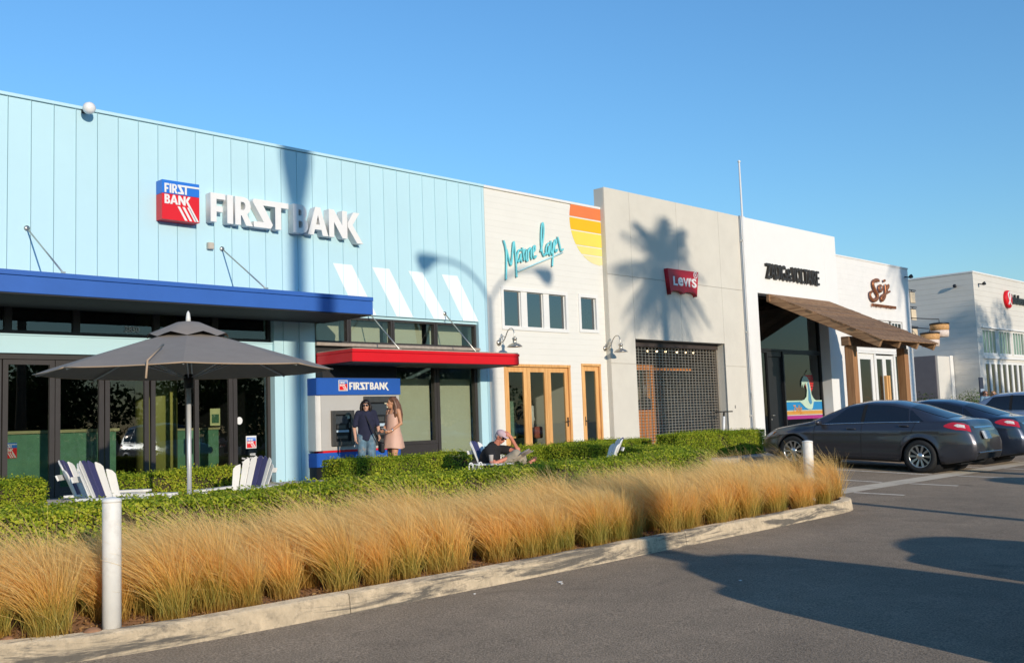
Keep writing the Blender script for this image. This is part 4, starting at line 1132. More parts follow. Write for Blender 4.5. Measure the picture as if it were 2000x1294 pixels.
def build_far():
    root = thing('yoga_shop', 'cream boarded shop building at the far right with tall windows', 'building', (56, 17.8, .55))
    P = lambda b, n, m, **k: b.build(n, m, root, True, **k)
    X0, X1, TOP, YB = 48.82, 70.0, 7.93, 34.0
    LAP = mat('cream lap boards', (.66, .62, .55), .65, var=.03, scale=1.2, orand=.012)
    wins = [(49.45, 51.30, 4.0, 5.24), (51.55, 53.25, 4.0, 5.24), (53.5, 55.2, 4.0, 5.24), (55.45, 57.1, 4.0, 5.24)]
    low = (49.5, 57.6, .5, 3.66)
    b = MB(); shell(b, X0 + .03, X1, 17.83, YB, .3, TOP - .08, wins + [low], drop=.01); P(b, 'wall', LAP)
    boards(root, 'x', 17.80, .03, X0, X1, .55, TOP - .08, .25, wins + [low], LAP, lap=.004, gap=.004)
    boards(root, 'y', X0, .03, 17.82, YB, .55, TOP - .08, .25, [], LAP, sign=-1, lap=.004, gap=.004)
    b = MB(); b.box(X0 - .03, X1, 17.77, YB, TOP - .08, TOP); P(b, 'coping', WTRIM, bevel=.008)
    b = MB(); b.box(X0 + .3, X1 - .3, 20.5, 20.6, .57, 7); P(b, 'interior_lining', DARK)
    b = MB(); b.box(X0 + .2, X1, 17.9, YB, .3, .57); P(b, 'floor', FLOORI)
    CUR = mat('pale green curtain', (.30, .42, .36), .8, var=.4, scale=3, stretch=(6, 1, .3))
    for (a, c, e, g) in wins:
        f = window(root, a, c, e, g, 17.85, .08, .08, WTRIM, GLASSB)
        for k in range(1, 4):
            b = MB(); x = a + .08 + (c - a - .16) * k / 4; b.box(x - .025, x + .025, 17.83, 17.87, e + .08, g - .08); o = b.build('glazing_bar', WTRIM); o.parent = f
        b = MB(); b.box(a, c, 18.0, 18.01, e, g); P(b, 'curtain', CUR)
    b = MB(); b.box(49.4, 57.7, 17.72, 17.80, 3.80, 3.92); b.box(49.35, 57.75, 17.70, 17.80, 5.25, 5.32); P(b, 'trim_board', WTRIM)
    x = 49.5
    while x < 57.4:
        window(root, x, x + .74, .56, 3.66, 17.86, .11, .09, WTRIM, GLASSD, name='door_leaf'); x += .742
    # sign: red disc and black letters
    t = thing('round_sign', 'red disc sign and black lettering high on the far building', 'sign', (54, 17.7, 6.4))
    b = MB(); b.lathe([(.001, 17.66), (.43, 17.66), (.45, 17.68), (.45, 17.79)], 32, (53.05, 0, 6.82), 'y', False); b.build('disc', RED, t, True)
    b = MB(); b.tube(smooth_path([(52.86, 17.645, 6.55), (53.0, 17.645, 6.68), (53.22, 17.645, 6.98), (53.18, 17.645, 7.14), (53.03, 17.645, 7.18), (52.88, 17.645, 7.1), (52.9, 17.645, 6.95), (53.06, 17.645, 6.7), (53.24, 17.645, 6.55)], 2), .04, 6); b.build('emblem', WHITEP, t, True)
    wall_text('letters', 'lululemon', 53.56, 56.2, 6.64, 7.12, 17.70, .09, BLK2, t, bold=.03)
    # low utility enclosure against the side wall
    t = thing('utility_enclosure', 'low boarded enclosure against the side wall of the far building', 'enclosure', (47.9, 19.8, .5))
    b = MB(); b.box(47.05, 48.78, 19.05, 21.6, .5, 3.95); b.build('body', LAP, t, True)
    boards(t, 'x', 19.02, .03, 47.05, 48.4, .55, 3.95, .25, [], LAP)
    b = MB(); b.box(48.42, 48.78, 18.98, 19.05, .55, 4.0); b.build('corner_board', WTRIM, t, True)
    b = MB(); b.box(46.96, 47.04, 19.1, 21.6, .52, 3.98); b.build('side_panel', mat('grey gate', (.14, .13, .14), .7), t, True)
    t = thing('utility_box', 'grey metal utility box in the passage between the buildings', 'electrical box', (46.3, 20.5, .5))
    b = MB(); b.box(45.6, 46.7, 20.2, 20.9, .5, 2.35); b.build('cabinet', mat('utility grey', (.17, .18, .20), .5), t, True, bevel=.02)
    b = MB(); b.lathe([(.06, 20.17), (.06, 20.2)], 12, (46.1, 0, 2.05), 'y'); b.build('lock', BLK2, t, True)
    t = thing('sign_post', 'dark blue parking sign on a post near the far building', 'sign', (45.2, 16.5, .54))
    b = MB(); b.box(45.0, 45.42, 16.46, 16.5, 2.02, 2.80); b.build('plate', mat('dark navy plate', (.03, .035, .06), .5), t, True)
    b = MB(); b.box(45.03, 45.40, 16.45, 16.458, 2.14, 2.3); b.build('pale_stripe', mat('pale plate', (.30, .38, .48), .5), t, True)
    b = MB(); b.tube([(45.22, 16.53, .54), (45.22, 16.53, 2.7)], .04); b.build('post', mat('galvanised post', (.2, .2, .2), .5, metal=.5), t, True)
build_far()
# ================================================================== planting
def leaf_mat(name, ramp, rough=.55, trans=.3, nscale=1.2, gloss=.12):
    """foliage: colour picked per leaf, drifting over the plant; some light passes through"""
    if name in MATS: return MATS[name]
    m = bpy.data.materials.new(name); m.use_nodes = True
    t = m.node_tree; N = t.nodes; L = t.links; p = N['Principled BSDF']
    p.inputs['Roughness'].default_value = rough; p.inputs['Specular IOR Level'].default_value = gloss
    g = N.new('ShaderNodeNewGeometry'); tc = N.new('ShaderNodeTexCoord')
    nz = N.new('ShaderNodeTexNoise'); nz.inputs['Scale'].default_value = nscale; nz.inputs['Detail'].default_value = 3
    L.new(tc.outputs['Object'], nz.inputs['Vector'])
    a = N.new('ShaderNodeMath'); a.operation = 'MULTIPLY_ADD'; L.new(g.outputs['Random Per Island'], a.inputs[0]); a.inputs[1].default_value = .62
    sb = N.new('ShaderNodeMapRange'); sb.inputs[1].default_value = .3; sb.inputs[2].default_value = .7; sb.inputs[3].default_value = 0; sb.inputs[4].default_value = .38
    L.new(nz.outputs['Fac'], sb.inputs[0]); L.new(sb.outputs[0], a.inputs[2])
    rp = N.new('ShaderNodeValToRGB'); cr = rp.color_ramp
    while len(cr.elements) < len(ramp): cr.elements.new(.5)
    for e, (pos, c) in zip(cr.elements, ramp): e.position = pos; e.color = (*c, 1)
    L.new(a.outputs[0], rp.inputs[0]); L.new(rp.outputs[0], p.inputs['Base Color'])
    tl = N.new('ShaderNodeBsdfTranslucent'); L.new(rp.outputs[0], tl.inputs[0])
    mx = N.new('ShaderNodeMixShader'); mx.inputs[0].default_value = trans
    L.new(p.outputs[0], mx.inputs[1]); L.new(tl.outputs[0], mx.inputs[2]); L.new(mx.outputs[0], N['Material Output'].inputs[0])
    MATS[name] = m
    return m
HEDGE = leaf_mat('hedge leaves', [(.0, (.08, .14, .012)), (.3, (.18, .27, .02)), (.58, (.36, .42, .03)), (.86, (.55, .54, .05)), (1, (.50, .33, .10))])
TWIG = mat('hedge twigs', (.055, .045, .02), .9, var=.3, scale=20)

def leaves(rs, pos, nrm, size, spread=.8, aspect=.55):
    """one bent diamond per leaf; pos, nrm (n,3)"""
    n = len(pos)
    d = nrm + rs.normal(0, spread, (n, 3)); d /= np.linalg.norm(d, axis=1)[:, None] + 1e-9
    r = rs.normal(0, 1, (n, 3)); u = np.cross(d, r); u /= np.linalg.norm(u, axis=1)[:, None] + 1e-9
    v = np.cross(d, u)
    s = (size * rs.uniform(.65, 1.3, n))[:, None]
    a = pos - u * s * .5; b = pos + v * s * .5 * aspect + d * s * .06; c = pos + u * s * .5; e = pos - v * s * .5 * aspect + d * s * .06
    V = np.stack([a, b, c, e], 1).reshape(-1, 3)
    F = np.arange(n * 4).reshape(-1, 4)
    return V, F

def hedge(path, w, z0, z1, label, seed, dens=5600, size=.034):
    rs = np.random.RandomState(seed)
    path = [np.array(p, float) for p in path]
    root = thing('hedge', label, 'hedge', (*path[0], z0), group='clipped box hedges')
    seg = [(a, b, np.linalg.norm(b - a)) for a, b in zip(path[:-1], path[1:])]
    h = z1 - z0
    # core of twigs
    b = MB()
    P3 = []
    for i, p in enumerate(path):
        d0 = (path[min(i + 1, len(path) - 1)] - path[max(i - 1, 0)]); d0 /= np.linalg.norm(d0); n0 = np.array([-d0[1], d0[0]])
        e = .07 if i == 0 else (-.07 if i == len(path) - 1 else 0)
        P3.append((p + d0 * e, n0))
    k = w / 2 - .06
    vs = []
    for p, n0 in P3:
        for s, z in ((-1, z0 - .02), (-1, z1 - .07), (1, z1 - .07), (1, z0 - .02)): q = p + n0 * s * k; vs.append((q[0], q[1], z))
    fs = [(0, 1, 2, 3), tuple(range(len(vs) - 1, len(vs) - 5, -1))]
    for i in range(len(P3) - 1):
        for q in range(3): fs.append((i * 4 + q, (i + 1) * 4 + q, (i + 1) * 4 + q + 1, i * 4 + q + 1))
    b.add(vs, fs); b.build('stems', TWIG, root, True)
    V = []; F = []; off = 0
    pos = []; nrm = []
    for a, c, L in seg:
        d = (c - a) / L; n0 = np.array([-d[1], d[0]])
        for face in ('top', 'l', 'r'):
            A = L * (w if face == 'top' else h); n = int(A * dens * (1.15 if face == 'top' else 1))
            s = rs.uniform(0, L, n); dep = np.abs(rs.normal(0, .03, n))
            if face == 'top':
                q = rs.uniform(-w / 2, w / 2, n); z = z1 - dep; nn = np.tile([0, 0, 1.], (n, 1))
                ed = np.clip((np.abs(q) - (w / 2 - .06)) / .06, 0, 1); z = z - .03 * ed ** 2
            else:
                sg = 1 if face == 'l' else -1
                z = rs.uniform(z0 + .02, z1, n); q = sg * (w / 2 - dep); nn = np.tile([n0[0] * sg, n0[1] * sg, .15], (n, 1))
            xy = a[None] + d[None] * s[:, None] + n0[None] * q[:, None]
            pos.append(np.stack([xy[:, 0], xy[:, 1], z], 1)); nrm.append(nn)
    for p, sgn, (a, c, L) in ((path[0], -1, seg[0]), (path[-1], 1, seg[-1])):
        d = (c - a) / L; n0 = np.array([-d[1], d[0]]); n = int(w * h * dens)
        q = rs.uniform(-w / 2, w / 2, n); z = rs.uniform(z0, z1, n); dep = np.abs(rs.normal(0, .03, n))
        xy = p[None] + n0[None] * q[:, None] - sgn * d[None] * dep[:, None]
        pos.append(np.stack([xy[:, 0], xy[:, 1], z], 1)); nrm.append(np.tile([d[0] * sgn, d[1] * sgn, .1], (n, 1)))
    pos = np.concatenate(pos); nrm = np.concatenate(nrm)
    # uneven clipping
    wob = np.sin(pos[:, 0] * 2.1 + seed) * .012 + np.sin(pos[:, 0] * 5.3 + pos[:, 1] * 3 + pos[:, 2] * 7) * .014 + np.sin(pos[:, 0] * 11 + pos[:, 2] * 9) * .009
    pos = pos + nrm * wob[:, None] + nrm * (rs.uniform(0, 1, len(pos)) ** 12 * .07)[:, None]
    # thin places where twigs show
    keep = (np.sin(pos[:, 0] * 3.7 + 1.3 * seed) * np.sin(pos[:, 2] * 9 + pos[:, 0] * 6) * np.sin(pos[:, 0] * 1.1) < .55) | (rs.uniform(0, 1, len(pos)) < .35)
    pos = pos[keep]; nrm = nrm[keep]
    V, F = leaves(rs, pos, nrm + np.array([0, 0, .35]), size, .75)
    o = bpy.data.objects.new('foliage', np_mesh('foliage', V, F, HEDGE)); COL.objects.link(o); adopt(o, root, True); o['kind'] = 'stuff'
    return root

hedge([(.6, 8.28), (4, 8.42), (8, 8.78), (13.2, 9.3)], .72, .30, 1.01, 'long clipped hedge running behind the golden grass', 1)
hedge([(13.55, 9.55), (16.3, 12.75)], .62, .30, 1.01, 'clipped hedge slanting back beside the parking stalls', 2)
hedge([(2.4, 14.55), (5.25, 14.55)], .62, .30, 1.02, 'short clipped hedge at the left edge in front of the glass doors', 3)
hedge([(6.12, 14.3), (8.05, 14.2)], .60, .30, 1.03, 'clipped hedge behind the umbrella pole and white chairs', 4)
hedge([(10.35, 14.85), (13.35, 14.85)], .66, .30, 1.02, 'clipped hedge in front of the two walking women', 5)
hedge([(15.2, 15.35), (16.15, 15.2), (16.35, 13.2)], .60, .30, 1.04, 'clipped hedge behind the reading man', 6)
hedge([(17.0, 15.5), (20.0, 15.5)], .6, .48, 1.06, 'low clipped hedge below the roller grille', 7)
hedge([(19.45, 14.35), (23.3, 14.35)], .66, .54, 1.16, 'clipped hedge in front of the parked grey sedan', 8)

# ---- feather grass
def grass_mat():
    m = bpy.data.materials.new('feather grass'); m.use_nodes = True
    t = m.node_tree; N = t.nodes; L = t.links; p = N['Principled BSDF']
    p.inputs['Roughness'].default_value = .5; p.inputs['Specular IOR Level'].default_value = .3
    at = N.new('ShaderNodeAttribute'); at.attribute_name = 'along'
    g = N.new('ShaderNodeNewGeometry'); oi = N.new('ShaderNodeObjectInfo')
    def ramp(els):
        rp = N.new('ShaderNodeValToRGB'); cr = rp.color_ramp
        while len(cr.elements) < len(els): cr.elements.new(.5)
        for e, (pos, c) in zip(cr.elements, els): e.position = pos; e.color = (*c, 1)
        L.new(at.outputs['Fac'], rp.inputs[0]); return rp.outputs[0]
    green = ramp([(0, (.56, .27, .05)), (.14, (.34, .36, .07)), (.40, (.46, .45, .09)), (.60, (.95, .60, .16)), (1, (1.0, .74, .34))])
    gold = ramp([(0, (.55, .30, .07)), (.2, (.66, .44, .11)), (.5, (.97, .58, .15)), (1, (1.0, .74, .33))])
    mx = N.new('ShaderNodeMix'); mx.data_type = 'RGBA'
    ad = N.new('ShaderNodeMath'); ad.operation = 'MULTIPLY_ADD'; L.new(oi.outputs['Random'], ad.inputs[0]); ad.inputs[1].default_value = .7; 
    sc = N.new('ShaderNodeMath'); sc.operation = 'MULTIPLY'; L.new(g.outputs['Random Per Island'], sc.inputs[0]); sc.inputs[1].default_value = .6; L.new(sc.outputs[0], ad.inputs[2])
    L.new(ad.outputs[0], mx.inputs[0]); L.new(green, mx.inputs[6]); L.new(gold, mx.inputs[7])
    hs = N.new('ShaderNodeHueSaturation'); mr = N.new('ShaderNodeMapRange'); mr.inputs[3].default_value = .8; mr.inputs[4].default_value = 1.15
    L.new(g.outputs['Random Per Island'], mr.inputs[0]); L.new(mr.outputs[0], hs.inputs['Value']); L.new(mx.outputs[2], hs.inputs['Color'])
    L.new(hs.outputs[0], p.inputs['Base Color'])
    tl = N.new('ShaderNodeBsdfTranslucent'); L.new(hs.outputs[0], tl.inputs[0])
    ms = N.new('ShaderNodeMixShader'); ms.inputs[0].default_value = .48
    L.new(p.outputs[0], ms.inputs[1]); L.new(tl.outputs[0], ms.inputs[2]); L.new(ms.outputs[0], N['Material Output'].inputs[0])
    return m
GRASS = grass_mat()
def tuft_mesh(seed, n=1080, segs=6):
    rs = np.random.RandomState(seed)
    az = rs.uniform(0, 2 * np.pi, n); tilt = np.abs(rs.normal(0, .24, n)) ; tilt = np.clip(tilt, 0, .75)
    base = np.stack([rs.normal(0, .045, n), rs.normal(0, .045, n), np.zeros(n)], 1)
    L = rs.uniform(.46, .77, n) * (1 - .25 * (tilt / .75)); L *= 1 + .1 * rs.normal(0, 1, n)
    d = np.stack([np.sin(tilt) * np.cos(az), np.sin(tilt) * np.sin(az), np.cos(tilt)], 1)
    wind = np.array([-.62, .42, 0])
    wk = rs.uniform(.25, .62, n)[:, None]
    out = np.stack([np.cos(az), np.sin(az), np.zeros(n)], 1)
    t = np.linspace(0, 1, segs + 1)
    pts = []
    kink = rs.normal(0, .05, (n, 3)); kink[:, 2] *= .3
    for q in t:
        p = base + d * (L * q)[:, None] + wind * wk * (L * q ** 2.2)[:, None] + out * (L * .16 * q ** 2)[:, None] + kink * (q ** 2) * L[:, None] * 2
        p[:, 2] -= L * (.10 + .16 * wk[:, 0]) * q ** 2.6
        pts.append(p)
    P = np.stack(pts, 1)                               # n, s+1, 3
    side = np.cross(P[:, -1] - P[:, 0], rs.normal(0, 1, (n, 3))); side /= np.linalg.norm(side, axis=1)[:, None]
    wid = (rs.uniform(.0010, .0023, n))[:, None] * (1 - .75 * t[None] ** 1.5)
    A = P - side[:, None] * wid[..., None]; B = P + side[:, None] * wid[..., None]
    V = np.stack([A, B], 2).reshape(-1, 3)             # n, s+1, 2
    k = (segs + 1) * 2
    q = np.arange(segs) * 2
    f = np.stack([q, q + 1, q + 3, q + 2], 1)
    F = (f[None] + (np.arange(n) * k)[:, None, None]).reshape(-1, 4)
    me = np_mesh('grass_tuft', V, F, GRASS)
    at = me.attributes.new('along', 'FLOAT', 'POINT')
    at.data.foreach_set('value', np.tile(np.repeat(t, 2), n).astype(np.float32))
    return me
TUFTS = [tuft_mesh(40 + i) for i in range(7)]
ONES = ['', 'first', 'second', 'third', 'fourth', 'fifth', 'sixth', 'seventh', 'eighth', 'ninth', 'tenth', 'eleventh', 'twelfth', 'thirteenth', 'fourteenth', 'fifteenth', 'sixteenth', 'seventeenth', 'eighteenth', 'nineteenth']
def ordinal(n):
    if n < 20: return ONES[n]
    t, o = divmod(n, 10); w = {2: 'twent', 3: 'thirt', 4: 'fort'}[t]
    return w + 'ieth' if o == 0 else w + 'y-' + ONES[o]
def build_grass():
    r = random.Random(5)
    rows = [6.72, 7.06, 7.42, 7.78]
    k = 0
    spots = []
    for j, y in enumerate(rows):
        x = 1.75 + (j % 2) * .18
        while x < 13.75 - .1 * j + (0 if j else -.35):
            yy = y + r.uniform(-.08, .08) + (.06 if x > 9 else 0) + .012 * (x - 2) * (j / 3)
            if x < 2.6 and yy < 6.65 + (2.6 - x) * .5: yy = 6.7 + (2.6 - x) * .55
            if not (2.70 < x < 3.02 and 6.5 < yy < 6.82) and not (12.75 < x < 13.55 and yy < 7.3): spots.append((x + r.uniform(-.07, .07), yy))
            x += r.uniform(.29, .40)
    cnt = [0] * 4; spots.sort()
    for (x, y) in spots:
        o = bpy.data.objects.new('grass_tuft', TUFTS[r.randrange(len(TUFTS))]); COL.objects.link(o)
        s = r.uniform(.82, 1.12)
        o.location = (x, y, .295); o.scale = (s, s, s * r.uniform(.92, 1.08)); o.rotation_euler = (0, 0, R_(r.uniform(-28, 28)))
        j = min(range(4), key=lambda q: abs(rows[q] + .012 * (x - 2) * q / 3 + (.06 if x > 9 else 0) - y)); cnt[j] += 1
        tag(o, 'golden feather grass clump, %s from the left in the %s' % (ordinal(cnt[j]), ('row along the kerb', 'second row behind the kerb', 'third row behind the kerb', 'back row against the hedge')[j]), 'grass', 'golden grass clumps in the planter bed')
    # dry litter on the soil
    rs = np.random.RandomState(77); n = 5200
    xs = rs.uniform(1.9, 13.5, n); yk = np.interp(xs, [1.9, 2.6, 4.6, 9.1, 13.0, 13.5], [6.98, 6.60, 6.53, 6.64, 6.79, 6.9]); ys_ = yk + rs.uniform(0, .75, n) ** 1.3
    V, F = leaves(rs, np.stack([xs, ys_, .308 + rs.uniform(0, .012, n)], 1), np.tile([0, 0, 1.], (n, 1)), .035, .45, .4)
    o = bpy.data.objects.new('leaf_litter', np_mesh('leaf_litter', V, F, leaf_mat('dry litter', [(0, (.10, .05, .02)), (.5, (.26, .13, .05)), (1, (.46, .29, .12))], trans=.05, gloss=.05))); COL.objects.link(o)
    tag(o, 'dry brown leaf litter on the soil of the planter bed', 'leaf litter', kind='stuff')
    # a few stones on the soil
    ROCK = mat('bed stone', (.33, .17, .09), .9, var=.3, scale=9, bump=.5, bscale=20)
    for i, (x, y, s) in enumerate(((2.73, 6.60, .065), (2.30, 6.86, .05), (2.95, 6.58, .03))):
        b = MB(); b.ball((0, 0, 0), (s, s * .8, s * .6), 10, 7); me = b.mesh('stone', ROCK)
        for v in me.vertices: v.co *= 1 + .25 * mnoise.noise(v.co * 18 + Vector((i * 7, 0, 0)))
        o = bpy.data.objects.new('stone', me); COL.objects.link(o); o.location = (x, y, .30 + s * .3)
        tag(o, ('reddish stone at the foot of the left bollard', 'reddish stone lying on the soil at the left corner of the bed', 'small stone beside the left bollard')[i], 'stone')
build_grass()

# ---- palms and trees behind the viewpoint (their shadows fall on the shops)
PTRUNK = mat('palm trunk', (.17, .13, .09), .9, var=.3, scale=6, bump=.8, bscale=14)
PFROND = leaf_mat('palm fronds', [(0, (.03, .06, .015)), (.6, (.07, .12, .03)), (1, (.16, .17, .06))])
def palm(x, y, h, label, seed, nf=34, fl=2.0, skirt=1.2, sr=.33, wide=.04):
    rs = np.random.RandomState(seed)
    t = thing('palm_tree', label, 'tree', (x, y, 0), group='palm trees in the parking lot')
    b = MB(); b.tube([(x, y, -.05), (x + .03, y, h * .3), (x, y, h * .7), (x, y, h)], [.30, .20, .18, .2], 14)
    b.build('trunk', PTRUNK, t, True)
    if skirt:
        b = MB(); b.tube([(x, y, h - skirt), (x, y, h - skirt * .7), (x, y, h - .2), (x, y, h + .15)], [.2, sr, sr * 1.05, .15], 14); b.build('leaf_skirt', mat('dry palm skirt', (.28, .20, .11), .9, var=.4, scale=10), t, True)
    V = []; F = []; off = 0
    for i in range(nf):
        az = i * 2.39996 + rs.uniform(-.2, .2); el = rs.uniform(-.9, 1.3); L = fl * rs.uniform(.8, 1.1)
        d = np.array([math.cos(az) * math.cos(el), math.sin(az) * math.cos(el), math.sin(el)])
        side = np.array([-math.sin(az), math.cos(az), 0]); 
        m = 16; pts = []
        for k in range(m + 1):
            u = k / m; p = np.array([x, y, h + .1]) + d * L * u; p[2] -= .38 * L * u * u; pts.append(p)
        for k in range(2, m):
            u = k / m; ll = L * .30 * math.sin(math.pi * min(1, u * .85 + .12)) + .08
            tan = pts[k + 1] - pts[k]; tan = tan / np.linalg.norm(tan)
            for sg in (-1, 1):
                q = pts[k]; tip = q + side * sg * ll * .8 + tan * ll * .55 + np.array([0, 0, -ll * .25 + rs.normal(0, .03)])
                w_ = tan * wide
                V += [q - w_, q + w_, tip]; F.append((off, off + 1, off + 2)); off += 3
        for k in range(m):
            w_ = side * .02; V += [pts[k] - w_, pts[k] + w_, pts[k + 1]]; F.append((off, off + 1, off + 2)); off += 3
    o = bpy.data.objects.new('crown', np_mesh('crown', np.array(V), np.array(F), PFROND)); COL.objects.link(o); adopt(o, t, True)
TA = math.tan(SUN_AZ); TE = math.tan(SUN_EL) / math.cos(SUN_AZ)
def from_wall(xw, zw, y):            # point whose shadow lands at (xw, 17.8, zw)
    return xw - TA * (17.8 - y), zw + TE * (17.8 - y)
px, ph = from_wall(11.62, 9.3, -9.0); palm(px, -9.0, ph, 'tall palm tree with leaf skirt behind the parked cars', 3, skirt=3.0, sr=.37, fl=1.5)
px, ph = from_wall(24.2, 5.8, -11.0); palm(px, -11.0, ph, 'palm tree with spreading fronds beyond the parked van', 5, nf=54, fl=2.55, skirt=.5, sr=.4, wide=.062)
px, ph = from_wall(41.35, 7.9, -13.0); palm(px, -13.0, ph, 'farthest palm tree at the right of the parking lot', 8, skirt=1.6, sr=.45)

BARK = mat('tree bark', (.12, .09, .07), .95, var=.3, scale=8, bump=.8, bscale=16)
CROWN = leaf_mat('tree leaves', [(0, (.02, .045, .01)), (.5, (.05, .09, .02)), (1, (.12, .15, .035))], nscale=.5)
def tree(x, y, h, r, label, seed, nl=5000, size=.22, group='trees beyond the parking lot', low=.55):
    rs = np.random.RandomState(seed)
    t = thing('tree', label, 'tree', (x, y, 0), group=group)
    b = MB(); b.tube([(x, y, -.05), (x + .1, y, h * .3), (x, y + .1, h * .6), (x, y, h * .85)], [.24, .18, .12, .05], 10)
    cl = []
    for i in range(11 if low > .5 else 22):
        a = rs.uniform(0, 6.28); q = rs.uniform(.3, 1) * r * .75; z = h * rs.uniform(low, .92)
        c = np.array([x + q * math.cos(a), y + q * math.sin(a), z]); cl.append((c, r * rs.uniform(.32, .55)))
        b.tube([(x, y, h * rs.uniform(.3, .55)), tuple((c + [x, y, h * .6]) / 2), tuple(c)], [.08, .05, .02], 6)
    b.build('trunk', BARK, t, True)
    P = []; Nn = []
    for c, q in cl:
        n = nl // len(cl); v = rs.normal(0, 1, (n, 3)); v /= np.linalg.norm(v, axis=1)[:, None]
        P.append(c + v * q * rs.uniform(.35, 1, n)[:, None] ** .5 * [1, 1, .75]); Nn.append(v)
    V, F = leaves(rs, np.concatenate(P), np.concatenate(Nn), size, .6, .6)
    o = bpy.data.objects.new('crown', np_mesh('crown', V, F, CROWN)); COL.objects.link(o); adopt(o, t, True)
lx, lh = from_wall(50.6, 5.9, -14.0)
tree(lx, -14.0, lh + 1.5, 2.9, 'broad leafy tree shading the far boarded building', 21, 6000, .2, 'leafy trees in the parking lot')
for i, (x, y, h, r) in enumerate(((-26, -44, 7.5, 7), (-12, -48, 8.5, 7.5), (2, -45, 7.4, 7), (15, -50, 8.6, 7.5), (30, -46, 7.8, 7), (46, -50, 8.5, 7.5), (62, -46, 8, 7), (78, -50, 8, 7.5))):
    tree(x, y, h, r, 'leafy tree in the row across the parking lot, %s from the left' % ('first', 'second', 'third', 'fourth', 'fifth', 'sixth', 'seventh', 'eighth')[i], 60 + i, 7000, .5, low=.12)
# shrubs by the far building
def shrub(x, y, z, r, h, label, seed, ramp_mat, n=1600, size=.12):
    rs = np.random.RandomState(seed)
    t = thing('shrub', label, 'plant', (x, y, z))
    b = MB()
    for i in range(7):
        a = i * .9; b.tube([(x, y, z - .02), (x + .4 * r * math.cos(a), y + .4 * r * math.sin(a), z + h * .5), (x + .7 * r * math.cos(a), y + .7 * r * math.sin(a), z + h * .85)], [.02, .015, .006], 5)
    b.build('stems', TWIG, t, True)
    v = rs.normal(0, 1, (n, 3)); v /= np.linalg.norm(v, axis=1)[:, None]; q = rs.uniform(.4, 1, n)[:, None]
    pos = np.array([x, y, z + h * .55]) + v * q * [r, r, h * .48] * (1 + .2 * np.sin(v[:, :1] * 7 + v[:, 1:2] * 5))
    V, F = leaves(rs, pos, v + [0, 0, .5], size, .7, .3)
    o = bpy.data.objects.new('foliage', np_mesh('foliage', V, F, ramp_mat)); COL.objects.link(o); adopt(o, t, True)
BRIGHT = leaf_mat('bright shrub leaves', [(0, (.05, .10, .02)), (.5, (.12, .19, .03)), (1, (.26, .30, .06))])
DRY = leaf_mat('dry shrub leaves', [(0, (.14, .07, .03)), (.5, (.26, .13, .06)), (1, (.22, .20, .08))])
shrub(47.6, 17.9, .55, .95, 1.75, 'bright green shrub at the corner of the far building', 31, BRIGHT)
shrub(44.2, 18.6, .55, .8, 1.6, 'dark spiky shrub beside the restaurant wall', 32, CROWN)
shrub(35.9, 17.2, .56, .5, 1.45, 'dry brown potted shrub beside the restaurant door', 33, DRY, 700, .09)
# ================================================================== vehicles
RUB = mat('tyre rubber', (.018, .018, .018), .8, var=.2, scale=20)
ALLOY = mat('alloy rim', (.62, .60, .57), .28, metal=.9, var=.05)
DKMET = mat('dark wheel metal', (.03, .03, .032), .5, metal=.4)
CARGL = mat('tinted car glass', (.012, .014, .018), .04, var=0, spec=.9)
CHROME = mat('chrome strip', (.70, .72, .75), .15, metal=1.0, var=0)
TAILR = mat('red tail lamp', (.50, .008, .012), .12, var=.1, scale=30, spec=.8, coat=.6)
TAILC = mat('clear lamp', (.66, .60, .56), .15, var=.2, scale=40, spec=.8)
AMBER = mat('amber lamp', (.75, .25, .05), .2, var=.1)
UNDER = mat('under body black', (.012, .012, .013), .8)
PLATE = mat('number plate', (.62, .62, .60), .4, var=.15, scale=25)

SEDAN = dict(L=4.87, W=1.86, fw=.96, wb=2.85, r=.335,
  zb=[(0, .60), (.12, .68), (.5, .80), (1.0, .885), (1.5, .925), (2.4, .96), (3.3, 1.0), (4.0, 1.03), (4.5, 1.05), (4.75, 1.03), (4.87, .97)],
  zt=[(0, .64), (.10, .735), (.4, .85), (.9, .95), (1.32, 1.02), (1.75, 1.24), (2.15, 1.405), (2.6, 1.475), (3.1, 1.465), (3.55, 1.375), (4.0, 1.235), (4.35, 1.125), (4.6, 1.10), (4.76, 1.095), (4.83, 1.07), (4.87, .99)],
  wb_=[(0, .56), (.08, .70), (.25, .80), (.6, .875), (1.0, .905), (2.4, .925), (3.8, .92), (4.3, .885), (4.65, .81), (4.8, .74), (4.87, .66)],
  wr=[(0, .40), (.1, .55), (.5, .70), (1.0, .78), (1.32, .79), (1.75, .70), (2.2, .60), (2.7, .585), (3.2, .58), (3.7, .575), (4.1, .60), (4.4, .67), (4.7, .68), (4.87, .55)],
  cant=[(0, .03), (1.3, .045), (1.8, .09), (2.3, .075), (3.4, .075), (4.0, .07), (4.4, .03), (4.87, .02)],
  ws=(1.36, 2.14), bl=(3.52, 4.30), win=(1.52, 4.02), pil=(2.56, 3.60))
